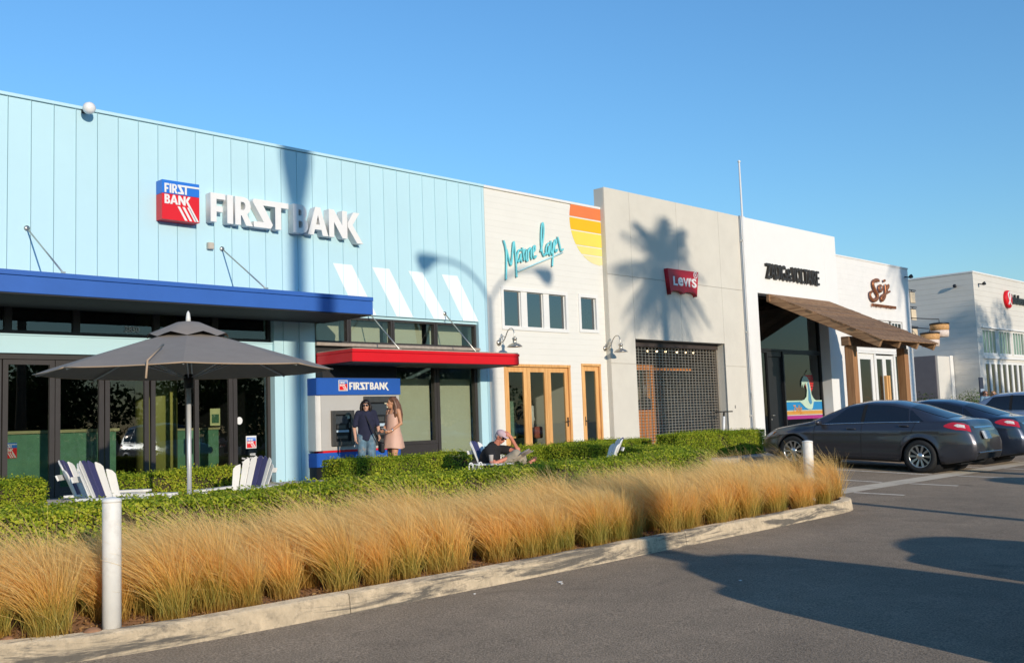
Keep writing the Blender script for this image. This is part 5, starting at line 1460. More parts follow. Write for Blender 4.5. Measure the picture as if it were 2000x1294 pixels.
SUV = dict(L=4.7, W=1.88, fw=.92, wb=2.75, r=.36,
  zb=[(0, .72), (.12, .85), (.5, .98), (1.2, 1.06), (2.4, 1.08), (4.0, 1.10), (4.6, 1.12), (4.7, 1.05)],
  zt=[(0, .78), (.10, .95), (.4, 1.04), (.9, 1.10), (1.2, 1.15), (1.6, 1.48), (1.95, 1.68), (2.6, 1.74), (3.6, 1.73), (4.2, 1.68), (4.45, 1.5), (4.62, 1.2), (4.7, 1.08)],
  wb_=[(0, .66), (.08, .76), (.25, .85), (.6, .90), (1.0, .92), (3.9, .93), (4.4, .90), (4.6, .84), (4.7, .78)],
  wr=[(0, .5), (.1, .62), (.5, .74), (1.0, .80), (1.2, .80), (1.7, .69), (2.2, .64), (3.4, .63), (4.2, .62), (4.5, .66), (4.7, .68)],
  cant=[(0, .03), (1.2, .045), (1.8, .09), (4.2, .07), (4.5, .05), (4.7, .02)],
  ws=(1.22, 1.95), bl=(4.22, 4.6), win=(1.36, 4.3), pil=(2.5, 3.55))

def car(name, label, pos, rotz, paint, spec=SEDAN, scale=(1, 1, 1), group=None, plate_txt=None):
    """local: +x forward, +y left, z up; origin on the ground at mid wheelbase"""
    S = spec; L = S['L']
    root = thing(name, label, 'car', pos, rotz, group); root.scale = scale
    ip = lambda key, s: float(np.interp(s, [a for a, _ in S[key]], [b for _, b in S[key]]))
    def sm(key, s, h=.09): return (ip(key, s - h) + 2 * ip(key, s) + ip(key, s + h)) / 4 if h < s < L - h else ip(key, s)
    x0 = S['fw'] + S['wb'] / 2                       # local x = x0 - s
    wh = (S['fw'], S['fw'] + S['wb']); ra = S['r'] + .045; rc = S['r']
    def zlow(s):
        z = .20 if .5 < s < L - .55 else .20 + .10 * (1 - min(s, L - s) / .55)
        for w in wh:
            d = abs(s - w)
            if d < ra: z = max(z, rc + math.sqrt(ra * ra - d * d))
        return z
    def side(s, t):                                   # t 0..1 from sill to belt
        z0, z1 = zlow(s), sm('zb', s); w = sm('wb_', s)
        z = z0 + (z1 - z0) * t
        u = (z - .2) / (z1 - .2)
        y = w * (.955 + .045 * math.sin(math.pi * min(1, max(0, u * .85 + .12)))) - .035 * max(0, u - .80) / .2
        y -= .012 * math.exp(-((u - .33) / .06) ** 2) * (1 if .9 < s < L - .9 else 0)       # crease above the sill
        y += .012 * math.exp(-((u - .80) / .06) ** 2)                                        # shoulder line
        if u < .12: y -= .05 * (1 - u / .12)
        for q in wh:                                                                         # flared arches
            d = math.hypot(s - q, z - rc); y += .018 * math.exp(-((d - ra) / .06) ** 2)
        return y, z
    def house(s, t):                                  # t 0..1 belt to roof rail
        yb, zb = side(s, 1.0); wr = min(sm('wr', s), yb - .01); zr = sm('zt', s) - ip('cant', s)
        zr = max(zr, zb + .004)
        y = yb + (wr - yb) * t + .022 * math.sin(math.pi * t); return y, zb + (zr - zb) * t
    def top(s, v):                                    # v 0..1 rail to centre
        y1, z1 = house(s, 1.0); zt = max(sm('zt', s), z1 + .001)
        y = y1 * (1 - v); return y, z1 + (zt - z1) * (1 - (y / max(y1, 1e-3)) ** 2) ** .8
    st = set(np.linspace(0, L, 60).tolist() + [.02, .05, .08, L - .02, L - .05, L - .08])
    for w in wh:
        for k in range(21): st.add(w + ra * math.cos(math.pi * k / 20) * .9999)
    st = sorted(st); st = [s for i, s in enumerate(st) if i == 0 or s - st[i - 1] > .004 or abs(s - L) < 1e-6]
    NS, NH, NT = 14, 6, 7
    b = MB(); b.smooth = True
    rows = []
    for s in st:
        r = []
        z0 = zlow(s); y0 = side(s, 0)[0]
        r.append((x0 - s, max(y0 - .16, .1), z0 - .0)); r.append((x0 - s, y0 - .02, z0 - .004))
        for k in range(NS + 1): y, z = side(s, k / NS); r.append((x0 - s, y, z))
        for k in range(1, NH + 1): y, z = house(s, k / NH); r.append((x0 - s, y, z))
        for k in range(1, NT + 1): y, z = top(s, k / NT); r.append((x0 - s, y, z))
        full = r + [(p[0], -p[1], p[2]) for p in r[-2::-1]]
        rows.append(full)
    n = len(rows[0]); vs = [p for r in rows for p in r]; fs = []
    for i in range(len(rows) - 1):
        for k in range(n - 1): fs.append((i * n + k, i * n + k + 1, (i + 1) * n + k + 1, (i + 1) * n + k))
    fs.append(list(range(n))[::-1]); e = (len(rows) - 1) * n; fs.append([e + k for k in range(n)])
    b.add(vs, fs); b.build('body', paint, root)
    # under body and wheel housings
    b = MB(); b.box(x0 - L + .35, x0 - .35, -.62, .62, .19, .5); b.build('under_body', UNDER, root)
    for w in wh:
        b = MB(); b.lathe([(ra + .02, -.80), (ra + .02, .80)], 28, (x0 - w, 0, rc), 'y'); b.build('wheel_housing', UNDER, root)
    # glass, laid just proud of the bodywork
    def patch(name, fn, f0, f1, t0, t1, m, off=.005, nu=14, nv=6, par=None):
        """fn(s,t)->(y,z); f0,f1: left/right limits as functions of t"""
        for sg in (1, -1):
            vs = []
            for i in range(nu + 1):
                for j in range(nv + 1):
                    t = t0 + (t1 - t0) * j / nv; s = f0(t) + (f1(t) - f0(t)) * i / nu
                    y, z = fn(s, t); y2, z2 = fn(s, min(1, t + .02)); y3, z3 = fn(s, max(0, t - .02))
                    d = Vector((0, -(z2 - z3), (y2 - y3))); d = Vector((0, abs(d.y), abs(d.z))); d.normalize() if d.length else None
                    vs.append((x0 - s, sg * (y + d.y * off), z + d.z * off))
            fs = []
            for i in range(nu):
                for j in range(nv):
                    a = i * (nv + 1) + j; c = a + nv + 1; fs.append((a, c, c + 1, a + 1) if sg < 0 else (a, a + 1, c + 1, c))
            q = MB(); q.smooth = True; q.add(vs, fs); q.build(name, m, root)
    wA, wC = S['win']; pB, pC = S['pil']
    def sA(t): return wA + (S['ws'][1] - wA - .02) * t ** .85 + .06
    def sC(t): return wC + (S['bl'][0] + .10 - wC) * t ** 1.3
    patch('side_window', house, sA, lambda t: pB - .03, .08, .93, CARGL)
    patch('side_window', house, lambda t: pB + .05, lambda t: pC - .02 - .1 * t, .08, .93, CARGL)
    patch('quarter_window', house, lambda t: pC + .02 - .1 * t, lambda t: max(sC(t) - .12, pC + .06 - .1 * t), .10, .86, CARGL)
    patch('door_pillar', house, lambda t: pB - .03, lambda t: pB + .05, .06, .95, UNDER, .003, 2, 6)
    def spanglass(name, s0, s1):
        vs = []; nu, nv = 10, 14
        for i in range(nu + 1):
            s = s0 + (s1 - s0) * i / nu
            for j in range(nv + 1):
                v = -1 + 2 * j / nv; y, z = top(s, 1 - abs(v) * .94); vs.append((x0 - s, math.copysign(y, v), z + .006))
        fs = []
        for i in range(nu):
            for j in range(nv): a = i * (nv + 1) + j; c = a + nv + 1; fs.append((a, a + 1, c + 1, c))
        q = MB(); q.smooth = True; q.add(vs, fs); q.build(name, CARGL, root)
    spanglass('windscreen', *S['ws']); spanglass('rear_window', *S['bl'])
    # chrome line under the windows
    for sg in (1, -1):
        q = MB(); pts = []
        for i in range(30):
            s = wA - .02 + (wC - .20 - wA) * i / 29; y, z = house(s, .05); pts.append((x0 - s, sg * (y + .008), z))
        q.tube(pts, .012, 6); q.build('window_trim', CHROME, root)
        # door gaps
        for s_, t0 in ((wA - .05, 0), (pB + .01, 0), (pC + .12, .35)):
            q = MB(); pts = []
            for i in range(12):
                t = t0 + (1 - t0) * i / 11; ss = s_ - (.12 * (1 - t) if t0 else 0); y, z = side(ss, t); pts.append((x0 - ss, sg * (y + .0008), z))
            q.tube(pts, .0045, 5); q.build('door_gap', UNDER, root)
        for s_ in (pB - .22, pC - .12):
            y, z = side(s_, .87); q = MB(); q.tube([(x0 - s_ + .1, sg * (y + .004), z), (x0 - s_ + .08, sg * (y + .03), z + .005), (x0 - s_ - .08, sg * (y + .03), z + .005), (x0 - s_ - .1, sg * (y + .004), z)], .013, 6); q.build('door_handle', paint, root)
        y, z = house(wA + .12, .12); q = MB(); q.ball((x0 - wA - .10, sg * (y + .13), z + .03), (.06, .10, .065), 12, 8); q.tube([(x0 - wA - .1, sg * (y - .01), z - .02), (x0 - wA - .1, sg * (y + .09), z + .01)], .025, 6); q.build('door_mirror', paint, root)
        # sill strip
        q = MB(); pts = [(x0 - s, sg * (side(s, .06)[0] + .004), .245) for s in np.linspace(wh[0] + ra + .06, wh[1] - ra - .06, 12)]; q.tube(pts, .014, 5); q.build('sill_trim', UNDER, root)
    zbe = ip('zb', L - .2)
    zz = lambda s, t: side(s, t)
    patch('headlamp', side, lambda t: .07, lambda t: .50 - .25 * (1 - (t - .78) / .18), .80, .97, TAILC, .006, 8, 4)
    patch('turn_lamp', side, lambda t: .40, lambda t: .50 - .1 * (1 - (t - .84) / .1), .84, .94, AMBER, .009, 4, 3)
    # tail lamps: swept wedge round the corner
    def tl0(t): return L - .58 + .22 * abs((t - .90) / .09) ** 1.8
    patch('tail_lamp', side, tl0, lambda t: L - .02, .80, .985, TAILR, .008, 16, 16)
    patch('reverse_lamp', side, lambda t: L - .36 + .1 * abs((t - .905) / .05), lambda t: L - .10, .865, .945, TAILC, .013, 6, 4)
    # rear face
    xr = x0 - L
    q = MB(); q.box(xr - .012, xr + .05, -.62, .62, .30, .42); q.build('bumper_insert', UNDER, root, bevel=.01)
    q = MB(); q.box(xr - .02, xr + .03, -.60, .60, .425, .45); q.build('bumper_chrome', CHROME, root, bevel=.004)
    q = MB(); q.box(xr - .016, xr + .02, -.17, .17, .70, .86); q.build('number_plate', PLATE, root, bevel=.004)
    q = MB(); q.box(xr - .008, xr + .02, -.46, .46, .92, .95); q.build('boot_trim', CHROME, root)
    xf = x0
    q = MB(); q.box(xf - .05, xf + .012, -.45, .45, .36, .58); q.build('grille', UNDER, root, bevel=.01)
    # wheels
    for w in wh:
        for sg in (1, -1):
            c = (x0 - w, sg * (S['W'] / 2 - .115), rc); r = S['r']
            q = MB(); pr = [(r * .69, -.105), (r * .80, -.118), (r * .93, -.112), (r * .985, -.09), (r, -.05), (r, .05), (r * .985, .09), (r * .93, .112), (r * .80, .118), (r * .69, .105)]
            q.lathe(pr, 36, c, 'y', False); ty = q.build('tyre', RUB, root)
            q = MB(); o = .095 * sg
            q.lathe([(r * .70, c[1] + o), (r * .66, c[1] + o + .012 * sg), (r * .63, c[1] + o - .02 * sg), (r * .62, c[1] - .04 * sg)], 36, (c[0], 0, c[2]), 'y', False)
            q.lathe([(.075, c[1] + o - .02 * sg), (.06, c[1] + o + .0 * sg), (.001, c[1] + o + .004 * sg)], 16, (c[0], 0, c[2]), 'y', False)
            nsp = 10
            for k in range(nsp):
                a = 2 * math.pi * (k + .5 * 0) / nsp
                for da in (-.07, .07) if nsp < 8 else (0,):
                    ca, sa = math.cos(a + da), math.sin(a + da)
                    p0 = Vector((c[0] + .055 * ca, c[1] + o - .012 * sg, c[2] + .055 * sa)); p1 = Vector((c[0] + r * .65 * ca, c[1] + o + .002 * sg, c[2] + r * .65 * sa))
                    tn = Vector((-sa, 0, ca)); dp = Vector((0, -.03 * sg, 0))
                    vv = [p0 - tn * .012, p0 + tn * .012, p1 + tn * .024, p1 - tn * .024]; vv += [p + dp for p in vv]
                    q.add(vv, [(0, 1, 2, 3), (0, 4, 5, 1), (1, 5, 6, 2), (2, 6, 7, 3), (3, 7, 4, 0)])
            o_ = q.build('rim', ALLOY); o_.parent = ty
            q = MB(); q.lathe([(.001, c[1] + .03 * sg), (r * .66, c[1] + .03 * sg)], 28, (c[0], 0, c[2]), 'y', False); o_ = q.build('brake_disc', DKMET); o_.parent = ty
    # round off nose and tail: the upper and lower edges draw in
    x_rear, x_front = x0 - L, x0
    for ch in root.children:
        if ch.name.split('.')[0] in ('tyre', 'under_body', 'wheel_housing'): continue
        for v in ch.data.vertices:
            x, z = v.co.x, v.co.z; zs = z / (S['zt'][7][1] / 1.475)
            u = max(0., min(1., (x_rear + .75 - x) / .75))
            v.co.x += u * u * (.20 * max(0, (zs - .60) / .45) ** 1.3 + .10 * max(0, (.46 - zs) / .25) ** 1.5)
            u = max(0., min(1., (x - (x_front - .55)) / .55))
            v.co.x -= u * u * (.16 * max(0, (zs - .45) / .3) ** 1.3 + .08 * max(0, (.42 - zs) / .22))
    return root

def carpaint(name, col, rough=.28, metal=.55):
    return mat(name, col, rough, metal=metal, var=.05, scale=300, coat=.9, spec=.5, detail=1)
GREYP_ = carpaint('gunmetal grey car paint', (.068, .066, .076), .30, .6)
BLUEP_ = carpaint('dark slate car paint', (.035, .045, .07), .3, .6)
SILVP_ = carpaint('silver blue car paint', (.38, .44, .52), .3, .6)
WHITP_ = carpaint('white car paint', (.70, .70, .68), .3, 0)

def place_car(fn, xl, y_rear, **k):
    pass
# car coordinates: left wheel track at x, rear axle at y
zr, zf = lot_z(8.78), lot_z(11.63)
CAR1 = car('parked_sedan', 'dark grey sedan parked beside the white bollard', (21.33, 10.2, (zr + zf) / 2), R_(90), GREYP_)
CAR1.rotation_euler = Euler((0, 0, R_(90))); 
CAR1.rotation_euler = (Matrix.Rotation(R_(90), 3, 'Z') @ Matrix.Rotation(-math.atan2(zf - zr, 2.85), 3, 'Y')).to_euler()
def tilt(o): o.rotation_euler = CAR1.rotation_euler.copy()
CAR2 = car('parked_sedan', 'dark blue sedan parked behind the grey sedan', (24.4, 10.3, (zr + zf) / 2), 0, BLUEP_); tilt(CAR2)
CAR3 = car('parked_car', 'silver blue car parked at the right edge', (33.6, 11.4, lot_z(11.4)), 0, SILVP_, SUV, (1, 1, .93)); tilt(CAR3)
# cars on the near side of the aisle, behind the viewpoint
CAR4 = car('parked_suv', 'white sport utility car parked behind the viewpoint', (6.75, -.62, 0), R_(90), WHITP_, SUV, (1, .93, 1.0))
CAR5 = car('parked_sedan', 'slate sedan parked next to the white sport utility car', (9.45, -.5, 0), R_(90), BLUEP_)
CAR6 = car('parked_van', 'tall silver van parked behind the viewpoint', (17.8, -.4, 0), R_(90), SILVP_, SUV, (1, 1, 1.18))
# ================================================================== patio furniture and small things
CHW = mat('white chair paint', (.78, .76, .72), .45, var=.04, scale=6, spec=.4)
CHN = mat('navy chair paint', (.05, .05, .14), .5, var=.1, scale=6)
def chair(label, x, y, z, rot, scale=1.0):
    """slatted garden chair; local +x is where the sitter faces"""
    t = thing('garden_chair', label, 'chair', (x, y, z), rot, 'white garden chairs on the patio'); t.scale = (scale,) * 3
    B = lambda b, n, m=CHW: b.build(n, m, t, bevel=.006, segs=2)
    for s in (-1, 1):
        b = MB(); b.prism([(.36, 0), (.46, 0), (.46, .50), (.37, .50)], s * .30 - .02, s * .30 + .02, 'xz'); B(b, 'front_leg')
        b = MB(); b.prism([(.42, .34), (.42, .24), (-.02, .10), (-.42, -.0), (-.50, 0.0), (-.44, .05), (.2, .33), (.36, .37)], s * .255 - .02, s * .255 + .02, 'xz'); B(b, 'stringer')
        # wide arm, rounded at the front
        pts = [(-.30, -.05), (-.30, .05), (.30, .085), (.44, .10), (.50, .07), (.52, 0), (.50, -.07), (.44, -.09), (.30, -.07)]
        b = MB(); b.prism([(px, s * .335 + py * 1.0) for px, py in pts], .50, .528, 'xy'); B(b, 'armrest')
        b = MB(); b.prism([(.36, .49), (.36, .30), (.40, .30), (.44, .40), (.44, .49)], s * .345 - .012, s * .345 + .012, 'xz'); B(b, 'arm_bracket')
    for i in range(6):
        u = i / 5; px = .40 - .52 * u; pz = .365 - .185 * u
        b = MB(); b.obox((px, 0, pz + .012), (.095, .56, .02), Euler((0, R_(-19.5), 0))); B(b, 'seat_slat')
    # fan back: 7 slats, two navy in the middle-left
    n = 7; lean = R_(24)
    up = Vector((-math.sin(lean), 0, math.cos(lean))); fw = Vector((math.cos(lean), 0, math.sin(lean)))
    base = Vector((-.12, 0, .17))
    for i in range(n):
        k = i - 3; yb = k * .068; yt = k * .094
        Lb = .84 - .012 * k * k - (.05 if abs(k) == 3 else 0)
        w0, w1 = .030, .043
        outline = [(yb - w0, 0), (yb + w0, 0), (yt + w1, Lb - .05 - .012 * abs(k)), (yt + w1 * .5, Lb - (.012 if k <= 0 else .03)), (yt - w1 * .5, Lb - (.012 if k >= 0 else .03)), (yt - w1, Lb - .05 - .012 * abs(k))]
        if k > 0: outline[3] = (yt + w1 * .5, Lb - .035); outline[4] = (yt - w1 * .6, Lb)
        if k < 0: outline[4] = (yt - w1 * .5, Lb - .035); outline[3] = (yt + w1 * .6, Lb)
        vs = []
        for off in (-.01, .01):
            for (yy, l) in outline: p = base + up * l + fw * (off + .10 * (yy ** 2) / .1); vs.append((p.x, yy, p.z))
        m = len(outline); fs = [list(range(m)), list(range(2 * m - 1, m - 1, -1))] + [(q, q + m, (q + 1) % m + m, (q + 1) % m) for q in range(m)]
        b = MB(); b.add(vs, fs); B(b, 'back_slat', CHN if k in (0, 1) else CHW)
    for l, w in ((.30, .62), (.62, .58)):
        p = base + up * l - fw * .03; b = MB(); b.obox(p, (.022, w, .07), Euler((0, -lean, 0))); B(b, 'back_rail')
    return t
PZ = .306
chair('white garden chair with navy slats, front one of the pair facing right', 5.22, 11.85, PZ, R_(-56), 1.07)
chair('white garden chair with navy slats, rear one of the pair at left', 5.42, 12.9, PZ, R_(-38), 1.07)
chair('white garden chair with navy slats, facing left beside the blue pillar', 7.12, 12.35, PZ, R_(205))
chair('white garden chair that the reading man sits in', 12.66, 13.15, PZ + .03, R_(-70))
chair('white garden chair seen edge-on behind the long hedge, facing left', 13.95, 11.8, PZ, R_(140))

def umbrella(x, y, z):
    FAB = mat('grey umbrella canvas', (.275, .235, .20), .85, var=.05, scale=5, bump=.08, bscale=300)
    EDGE = mat('canvas hem', (.42, .30, .20), .8)
    POLE = mat('aluminium pole', (.62, .62, .62), .38, metal=.35, var=.03)
    t = thing('patio_umbrella', 'large open grey patio umbrella on a metal pole', 'umbrella', (x, y, z))
    B = lambda b, n, m, **k: b.build(n, m, t, **k)
    R, zr, za = 1.75, 2.02, 2.57                    # rim radius, rim height, shoulder height
    n = 8; ph = R_(16)
    def rim(k, r=R): a = ph + 2 * math.pi * k / n; return Vector((r * math.cos(a), r * math.sin(a), 0))
    def prof(u): return zr + (za - zr) * (1 - u) ** .92 + .0
    for k in range(n):
        b = MB(); b.smooth = True; nu, nv = 10, 6; vs = []
        for i in range(nu + 1):
            u = .10 + .90 * i / nu
            for j in range(nv + 1):
                v = j / nv; p = rim(k, R * u) * (1 - v) + rim(k + 1, R * u) * v
                sag = -.012 * math.sin(math.pi * v) * u - .01 * math.sin(math.pi * u)
                vs.append((p.x, p.y, prof(u) + sag))
        m = len(vs); vs += [(p[0], p[1], p[2] - .003) for p in vs]
        fs = []
        for i in range(nu):
            for j in range(nv):
                a = i * (nv + 1) + j; c = a + nv + 1; fs += [(a, c, c + 1, a + 1), (a + m, a + 1 + m, c + 1 + m, c + m)]
        b.add(vs, fs); B(b, 'canopy_panel', FAB)
        b = MB(); b.tube([rim(k) * (1 - v) + rim(k + 1) * v + Vector((0, 0, prof(1) - .012 * math.sin(math.pi * v))) for v in np.linspace(0, 1, 7)], .008, 5); B(b, 'hem', EDGE)
        b = MB(); b.tube([rim(k, .04) + Vector((0, 0, za - .03)), rim(k, R * .5) + Vector((0, 0, prof(.5) - .03)), rim(k, R * .98) + Vector((0, 0, zr - .015))], .011, 6)
        B(b, 'rib', POLE)
        b = MB(); b.tube([rim(k, .05) + Vector((0, 0, za - .62)), rim(k, R * .52) + Vector((0, 0, prof(.52) - .05))], .008, 6); B(b, 'stretcher', POLE)
    # vent cap
    b = MB(); b.smooth = True; vs = [(0, 0, za + .075)]; m = 32
    for i, (r, zz) in enumerate(((.14, za + .055), (.32, za - .025), (.48, za - .115))):
        for k in range(m):
            a = ph + 2 * math.pi * k / m; w = math.cos(a * n - ph * n); vs.append((r * math.cos(a), r * math.sin(a), zz + (-.025 * w if i == 2 else 0)))
    fs = [(0, 1 + k, 1 + (k + 1) % m) for k in range(m)]
    for i in range(2):
        for k in range(m): a = 1 + i * m + k; c = 1 + i * m + (k + 1) % m; fs.append((a, a + m, c + m, c))
    b.add(vs, fs); B(b, 'vent_cap', FAB)
    b = MB(); b.lathe([(.028, 0), (.028, za - .7), (.024, za - .7), (.024, za + .1)], 16); B(b, 'pole', POLE)
    b = MB(); b.lathe([(.055, za - .75), (.06, za - .66), (.05, za - .58)], 14); B(b, 'runner', mat('black fittings', (.02, .02, .02), .5)); b = MB(); b.lathe([(.05, za - .06), (.06, za + .04)], 14); B(b, 'hub', mat('black fittings', (.02, .02, .02), .5))
    b = MB(); b.lathe([(.03, za + .05), (.028, za + .11), (.02, za + .17), (.004, za + .20)], 12); B(b, 'finial', mat('white finial', (.7, .68, .64), .4))
    b = MB(); b.lathe([(.32, 0), (.32, .05), (.3, .07), (.06, .09), (.045, .3)], 24); B(b, 'base', mat('cast base', (.06, .06, .06), .6))
    q = Vector((-.62 * R, -.70 * R, 0)).normalized()
    b = MB(); b.tube([q * R * .62 + Vector((0, 0, prof(.62) + .02)), q * R * .96 + Vector((0, 0, zr + .03)), q * (R * .99) + Vector((0, 0, zr - .16))], .012, 6); B(b, 'tie_strap', EDGE)
    b = MB(); b.tube(smooth_path([(.03, .02, za - .68), (.10, .05, za - .85), (.06, .02, za - 1.0), (.03, .01, za - .82)], 2), .006, 5); B(b, 'cord', MATS['black fittings'])
umbrella(5.92, 11.5, PZ)

def bollard(x, y, z, h, r, tiltx, tilty, label):
    t = thing('bollard', label, 'bollard', (x, y, z), group='white steel bollards'); t.rotation_euler = (tiltx, tilty, 0)
    BP = mat('white bollard paint', (.80, .77, .71), .5, var=.05, scale=9, stain=((.45, .38, .30), .35, 5))
    b = MB(); b.lathe([(r, -.1), (r, h - .02), (r * .98, h - .005)], 24); b.build('post', BP, t)
    b = MB(); b.lathe([(r * 1.04, h - .015), (r * 1.04, h), (r * .9, h + .012), (r * .3, h + .02), (.001, h + .02)], 24); b.build('cap', BP, t)
bollard(2.86, 6.62, .30, .85, .060, 0, 0, 'white bollard at the near left end of the planter')
bollard(13.32, 7.34, .30, .84, .074, R_(-2), R_(4.5), 'leaning white bollard at the far end of the grass')

# plastic cup on the chair arm
t = thing('plastic_cup', 'clear plastic cup standing on the arm of the garden chair', 'cup', (12.29, 12.86, PZ + .03 + .53))
b = MB(); b.lathe([(.001, .002), (.03, .002), (.042, .15), (.045, .155), (.040, .15), (.028, .008), (.001, .008)], 18, (0, 0, 0), 'z', False); b.build('cup', mat('clear plastic', (.62, .55, .50), .15, spec=.8), t)
b = MB(); b.lathe([(.001, .07), (.034, .07), (.034, .01), (.001, .01)], 14, (0, 0, 0), 'z', False); b.build('drink', mat('pink drink', (.5, .24, .2), .2), t)
t = thing('side_rack', 'small white wire rack standing beside the reading man', 'rack', (11.75, 12.8, PZ))
for dx in (0, .22):
    b = MB(); b.tube(smooth_path([(dx - .05, -.05 * dx, 0), (dx - .05, -.05 * dx, .52), (dx - .03, 0, .60), (dx + .03, 0, .60), (dx + .05, 0, .52), (dx + .05, 0, 0)], 2), .012, 6); b.build('wire_loop', CHW, t)
b = MB(); b.tube([(-.05, 0, .12), (.27, 0, .12)], .008, 6); b.build('wire_shelf', CHW, t)

# litter by the kerb
for i, (x, y, s) in enumerate(((6.55, 6.05, .022), (6.5, 5.98, .012), (5.7, 6.22, .010), (7.6, 4.9, .012))):
    b = MB(); b.prism([(x - s, y - s * .6), (x + s * .8, y - s), (x + s, y + s * .5), (x - s * .3, y + s)], lot_z(y) + .002, lot_z(y) + .007, 'xy')
    o = b.build('paper_scrap', CHW); tag(o, ('white paper scrap on the asphalt near the kerb', 'tiny white scrap beside the larger paper scrap', 'tiny white scrap touching the kerb', 'tiny white scrap out on the open asphalt')[i], 'litter', 'white scraps on the asphalt')

# kick scooter by the roller grille
t = thing('kick_scooter', 'kick scooter with white stem standing by the roller grille', 'scooter', (26.55, 17.2, .555), R_(62))
SW = mat('scooter white', (.74, .74, .74), .35); SB = mat('scooter black', (.03, .028, .026), .5)
b = MB(); b.tube([(.42, 0, .18), (.30, 0, .98)], [.045, .038], 12); b.build('stem', SW, t)
b = MB(); b.tube([(.30, 0, .98), (.285, 0, 1.10)], .03, 10); b.tube([(.285, -.30, 1.12), (.285, .30, 1.12)], .019, 8); b.build('handlebar', SB, t)
b = MB(); b.box(-.42, .36, -.075, .075, .09, .13); b.build('deck', SB, t, bevel=.015)
for wx in (-.48, .46):
    b = MB(); b.lathe([(.06, -.02), (.1, -.022), (.11, 0), (.1, .022), (.06, .02)], 18, (wx, 0, .11), 'y'); b.build('wheel', RUB, t)
b = MB(); b.obox((.46, 0, .235), (.22, .05, .02), Euler((0, R_(10), 0))); b.build('mudguard', SB, t)

# double-arm street lamp behind the viewpoint
lx, lh = from_wall(17.15, 5.5, -6.0)
t = thing('street_lamp', 'tall street lamp with two curved arms behind the parked cars', 'street lamp', (lx, -6.0, 0))
GALV = mat('galvanised lamp steel', (.32, .32, .32), .5, metal=.6)
b = MB(); b.lathe([(.2, 0), (.2, .1), (.11, .14), (.10, lh * .6), (.075, lh - .9)], 14); b.build('post', GALV, t)
for s in (-1, 1):
    b = MB(); b.tube(smooth_path([(0, 0, lh - .95), (s * .35, 0, lh - .45), (s * 1.0, 0, lh - .05), (s * 1.75, 0, lh - .02)], 3), [.05] * 1 + [.045] * 24, 8) if False else b.tube(smooth_path([(0, 0, lh - .95), (s * .35, 0, lh - .45), (s * 1.0, 0, lh - .05), (s * 1.75, 0, lh - .02)], 3), .045, 8); b.build('arm', GALV, t)
    b = MB(); b.tube([(s * 1.6, 0, lh - .02), (s * 1.8, 0, lh - .04), (s * 2.1, 0, lh - .14), (s * 2.25, 0, lh - .2)], [.05, .12, .24, .2], 12); b.build('lamp_head', GALV, t)
# ================================================================== people
SKIN = mat('tan skin', (.56, .27, .15), .5, var=.06, scale=9, spec=.35)
SKINB = mat('light skin', (.60, .33, .22), .5, var=.06, scale=9, spec=.35)
SKINR = mat('sunburnt skin', (.60, .22, .14), .5, var=.1, scale=9, spec=.35)
def fuse(b, name, m, parent, voxel=.008, it=4, noise=0):
    o = b.build(name, m, parent)
    r = o.modifiers.new('fuse', 'REMESH'); r.mode = 'VOXEL'; r.voxel_size = voxel; r.use_smooth_shade = True
    s = o.modifiers.new('relax', 'SMOOTH'); s.factor = .5; s.iterations = it
    return o
def limb(b, pts, rs, n=12):
    b.tube(pts, rs, n)
    for p, r in zip(pts, rs): b.ball(p, r * .99, 10, 7)
def head(b, c, yaw=0., pitch=0., s=1.0):
    """skull, jaw, nose, ears; returns the frame"""
    m = Matrix.Rotation(yaw, 3, 'Z') @ Matrix.Rotation(pitch, 3, 'Y'); c = Vector(c)
    P = lambda x, y, z: c + m @ Vector((x, y, z)) * s
    e = m.to_euler()
    b.ball(P(-.008, 0, .018), (.094 * s, .074 * s, .098 * s), 18, 14, e)
    b.ball(P(.022, 0, -.048), (.062 * s, .054 * s, .066 * s), 14, 10, e)
    b.ball(P(.058, 0, -.092), (.022 * s, .026 * s, .02 * s), 10, 8, e)
    b.tube([P(.082, 0, .018), P(.096, 0, -.012), P(.104, 0, -.03), P(.088, 0, -.042)], [.008 * s, .012 * s, .015 * s, .011 * s], 8)
    b.ball(P(.082, 0, -.062), (.012 * s, .024 * s, .010 * s), 8, 6, e)
    b.ball(P(.074, 0, .034), (.014 * s, .05 * s, .012 * s), 8, 6, e)
    for q in (-1, 1): b.ball(P(-.005, q * .076, -.01), (.02 * s, .010 * s, .032 * s), 8, 6, e)
    return P, e
def face(P, parent, glasses=False, lips=(.42, .10, .09)):
    if glasses:
        b = MB()
        for q in (-1, 1): b.ball(P(.090, q * .034, .010), (.012, .030, .024), 12, 8)
        b.tube([P(.096, -.02, .016), P(.098, .02, .016)], .004, 6)
        for q in (-1, 1): b.tube([P(.085, q * .06, .018), P(.0, q * .082, .01)], .003, 5)
        b.build('sunglasses', mat('dark lenses', (.02, .012, .012), .1, spec=.8), parent)
    else:
        b = MB()
        for q in (-1, 1): b.ball(P(.086, q * .030, .012), (.008, .013, .007), 8, 6)
        b.build('eyes', mat('eye dark', (.03, .02, .015), .2), parent)
        b = MB()
        for q in (-1, 1): b.tube([P(.090, q * .016, .034), P(.091, q * .032, .038), P(.080, q * .048, .032)], [.003, .004, .002], 5)
        b.build('eyebrows', mat('brow hair', (.05, .03, .02), .8), parent)
    b = MB(); b.tube([P(.085, -.020, -.062), P(.095, 0, -.060), P(.085, .020, -.062)], [.003, .0065, .003], 6); b.build('lips', mat('lips %.2f' % lips[0], lips, .4), parent)
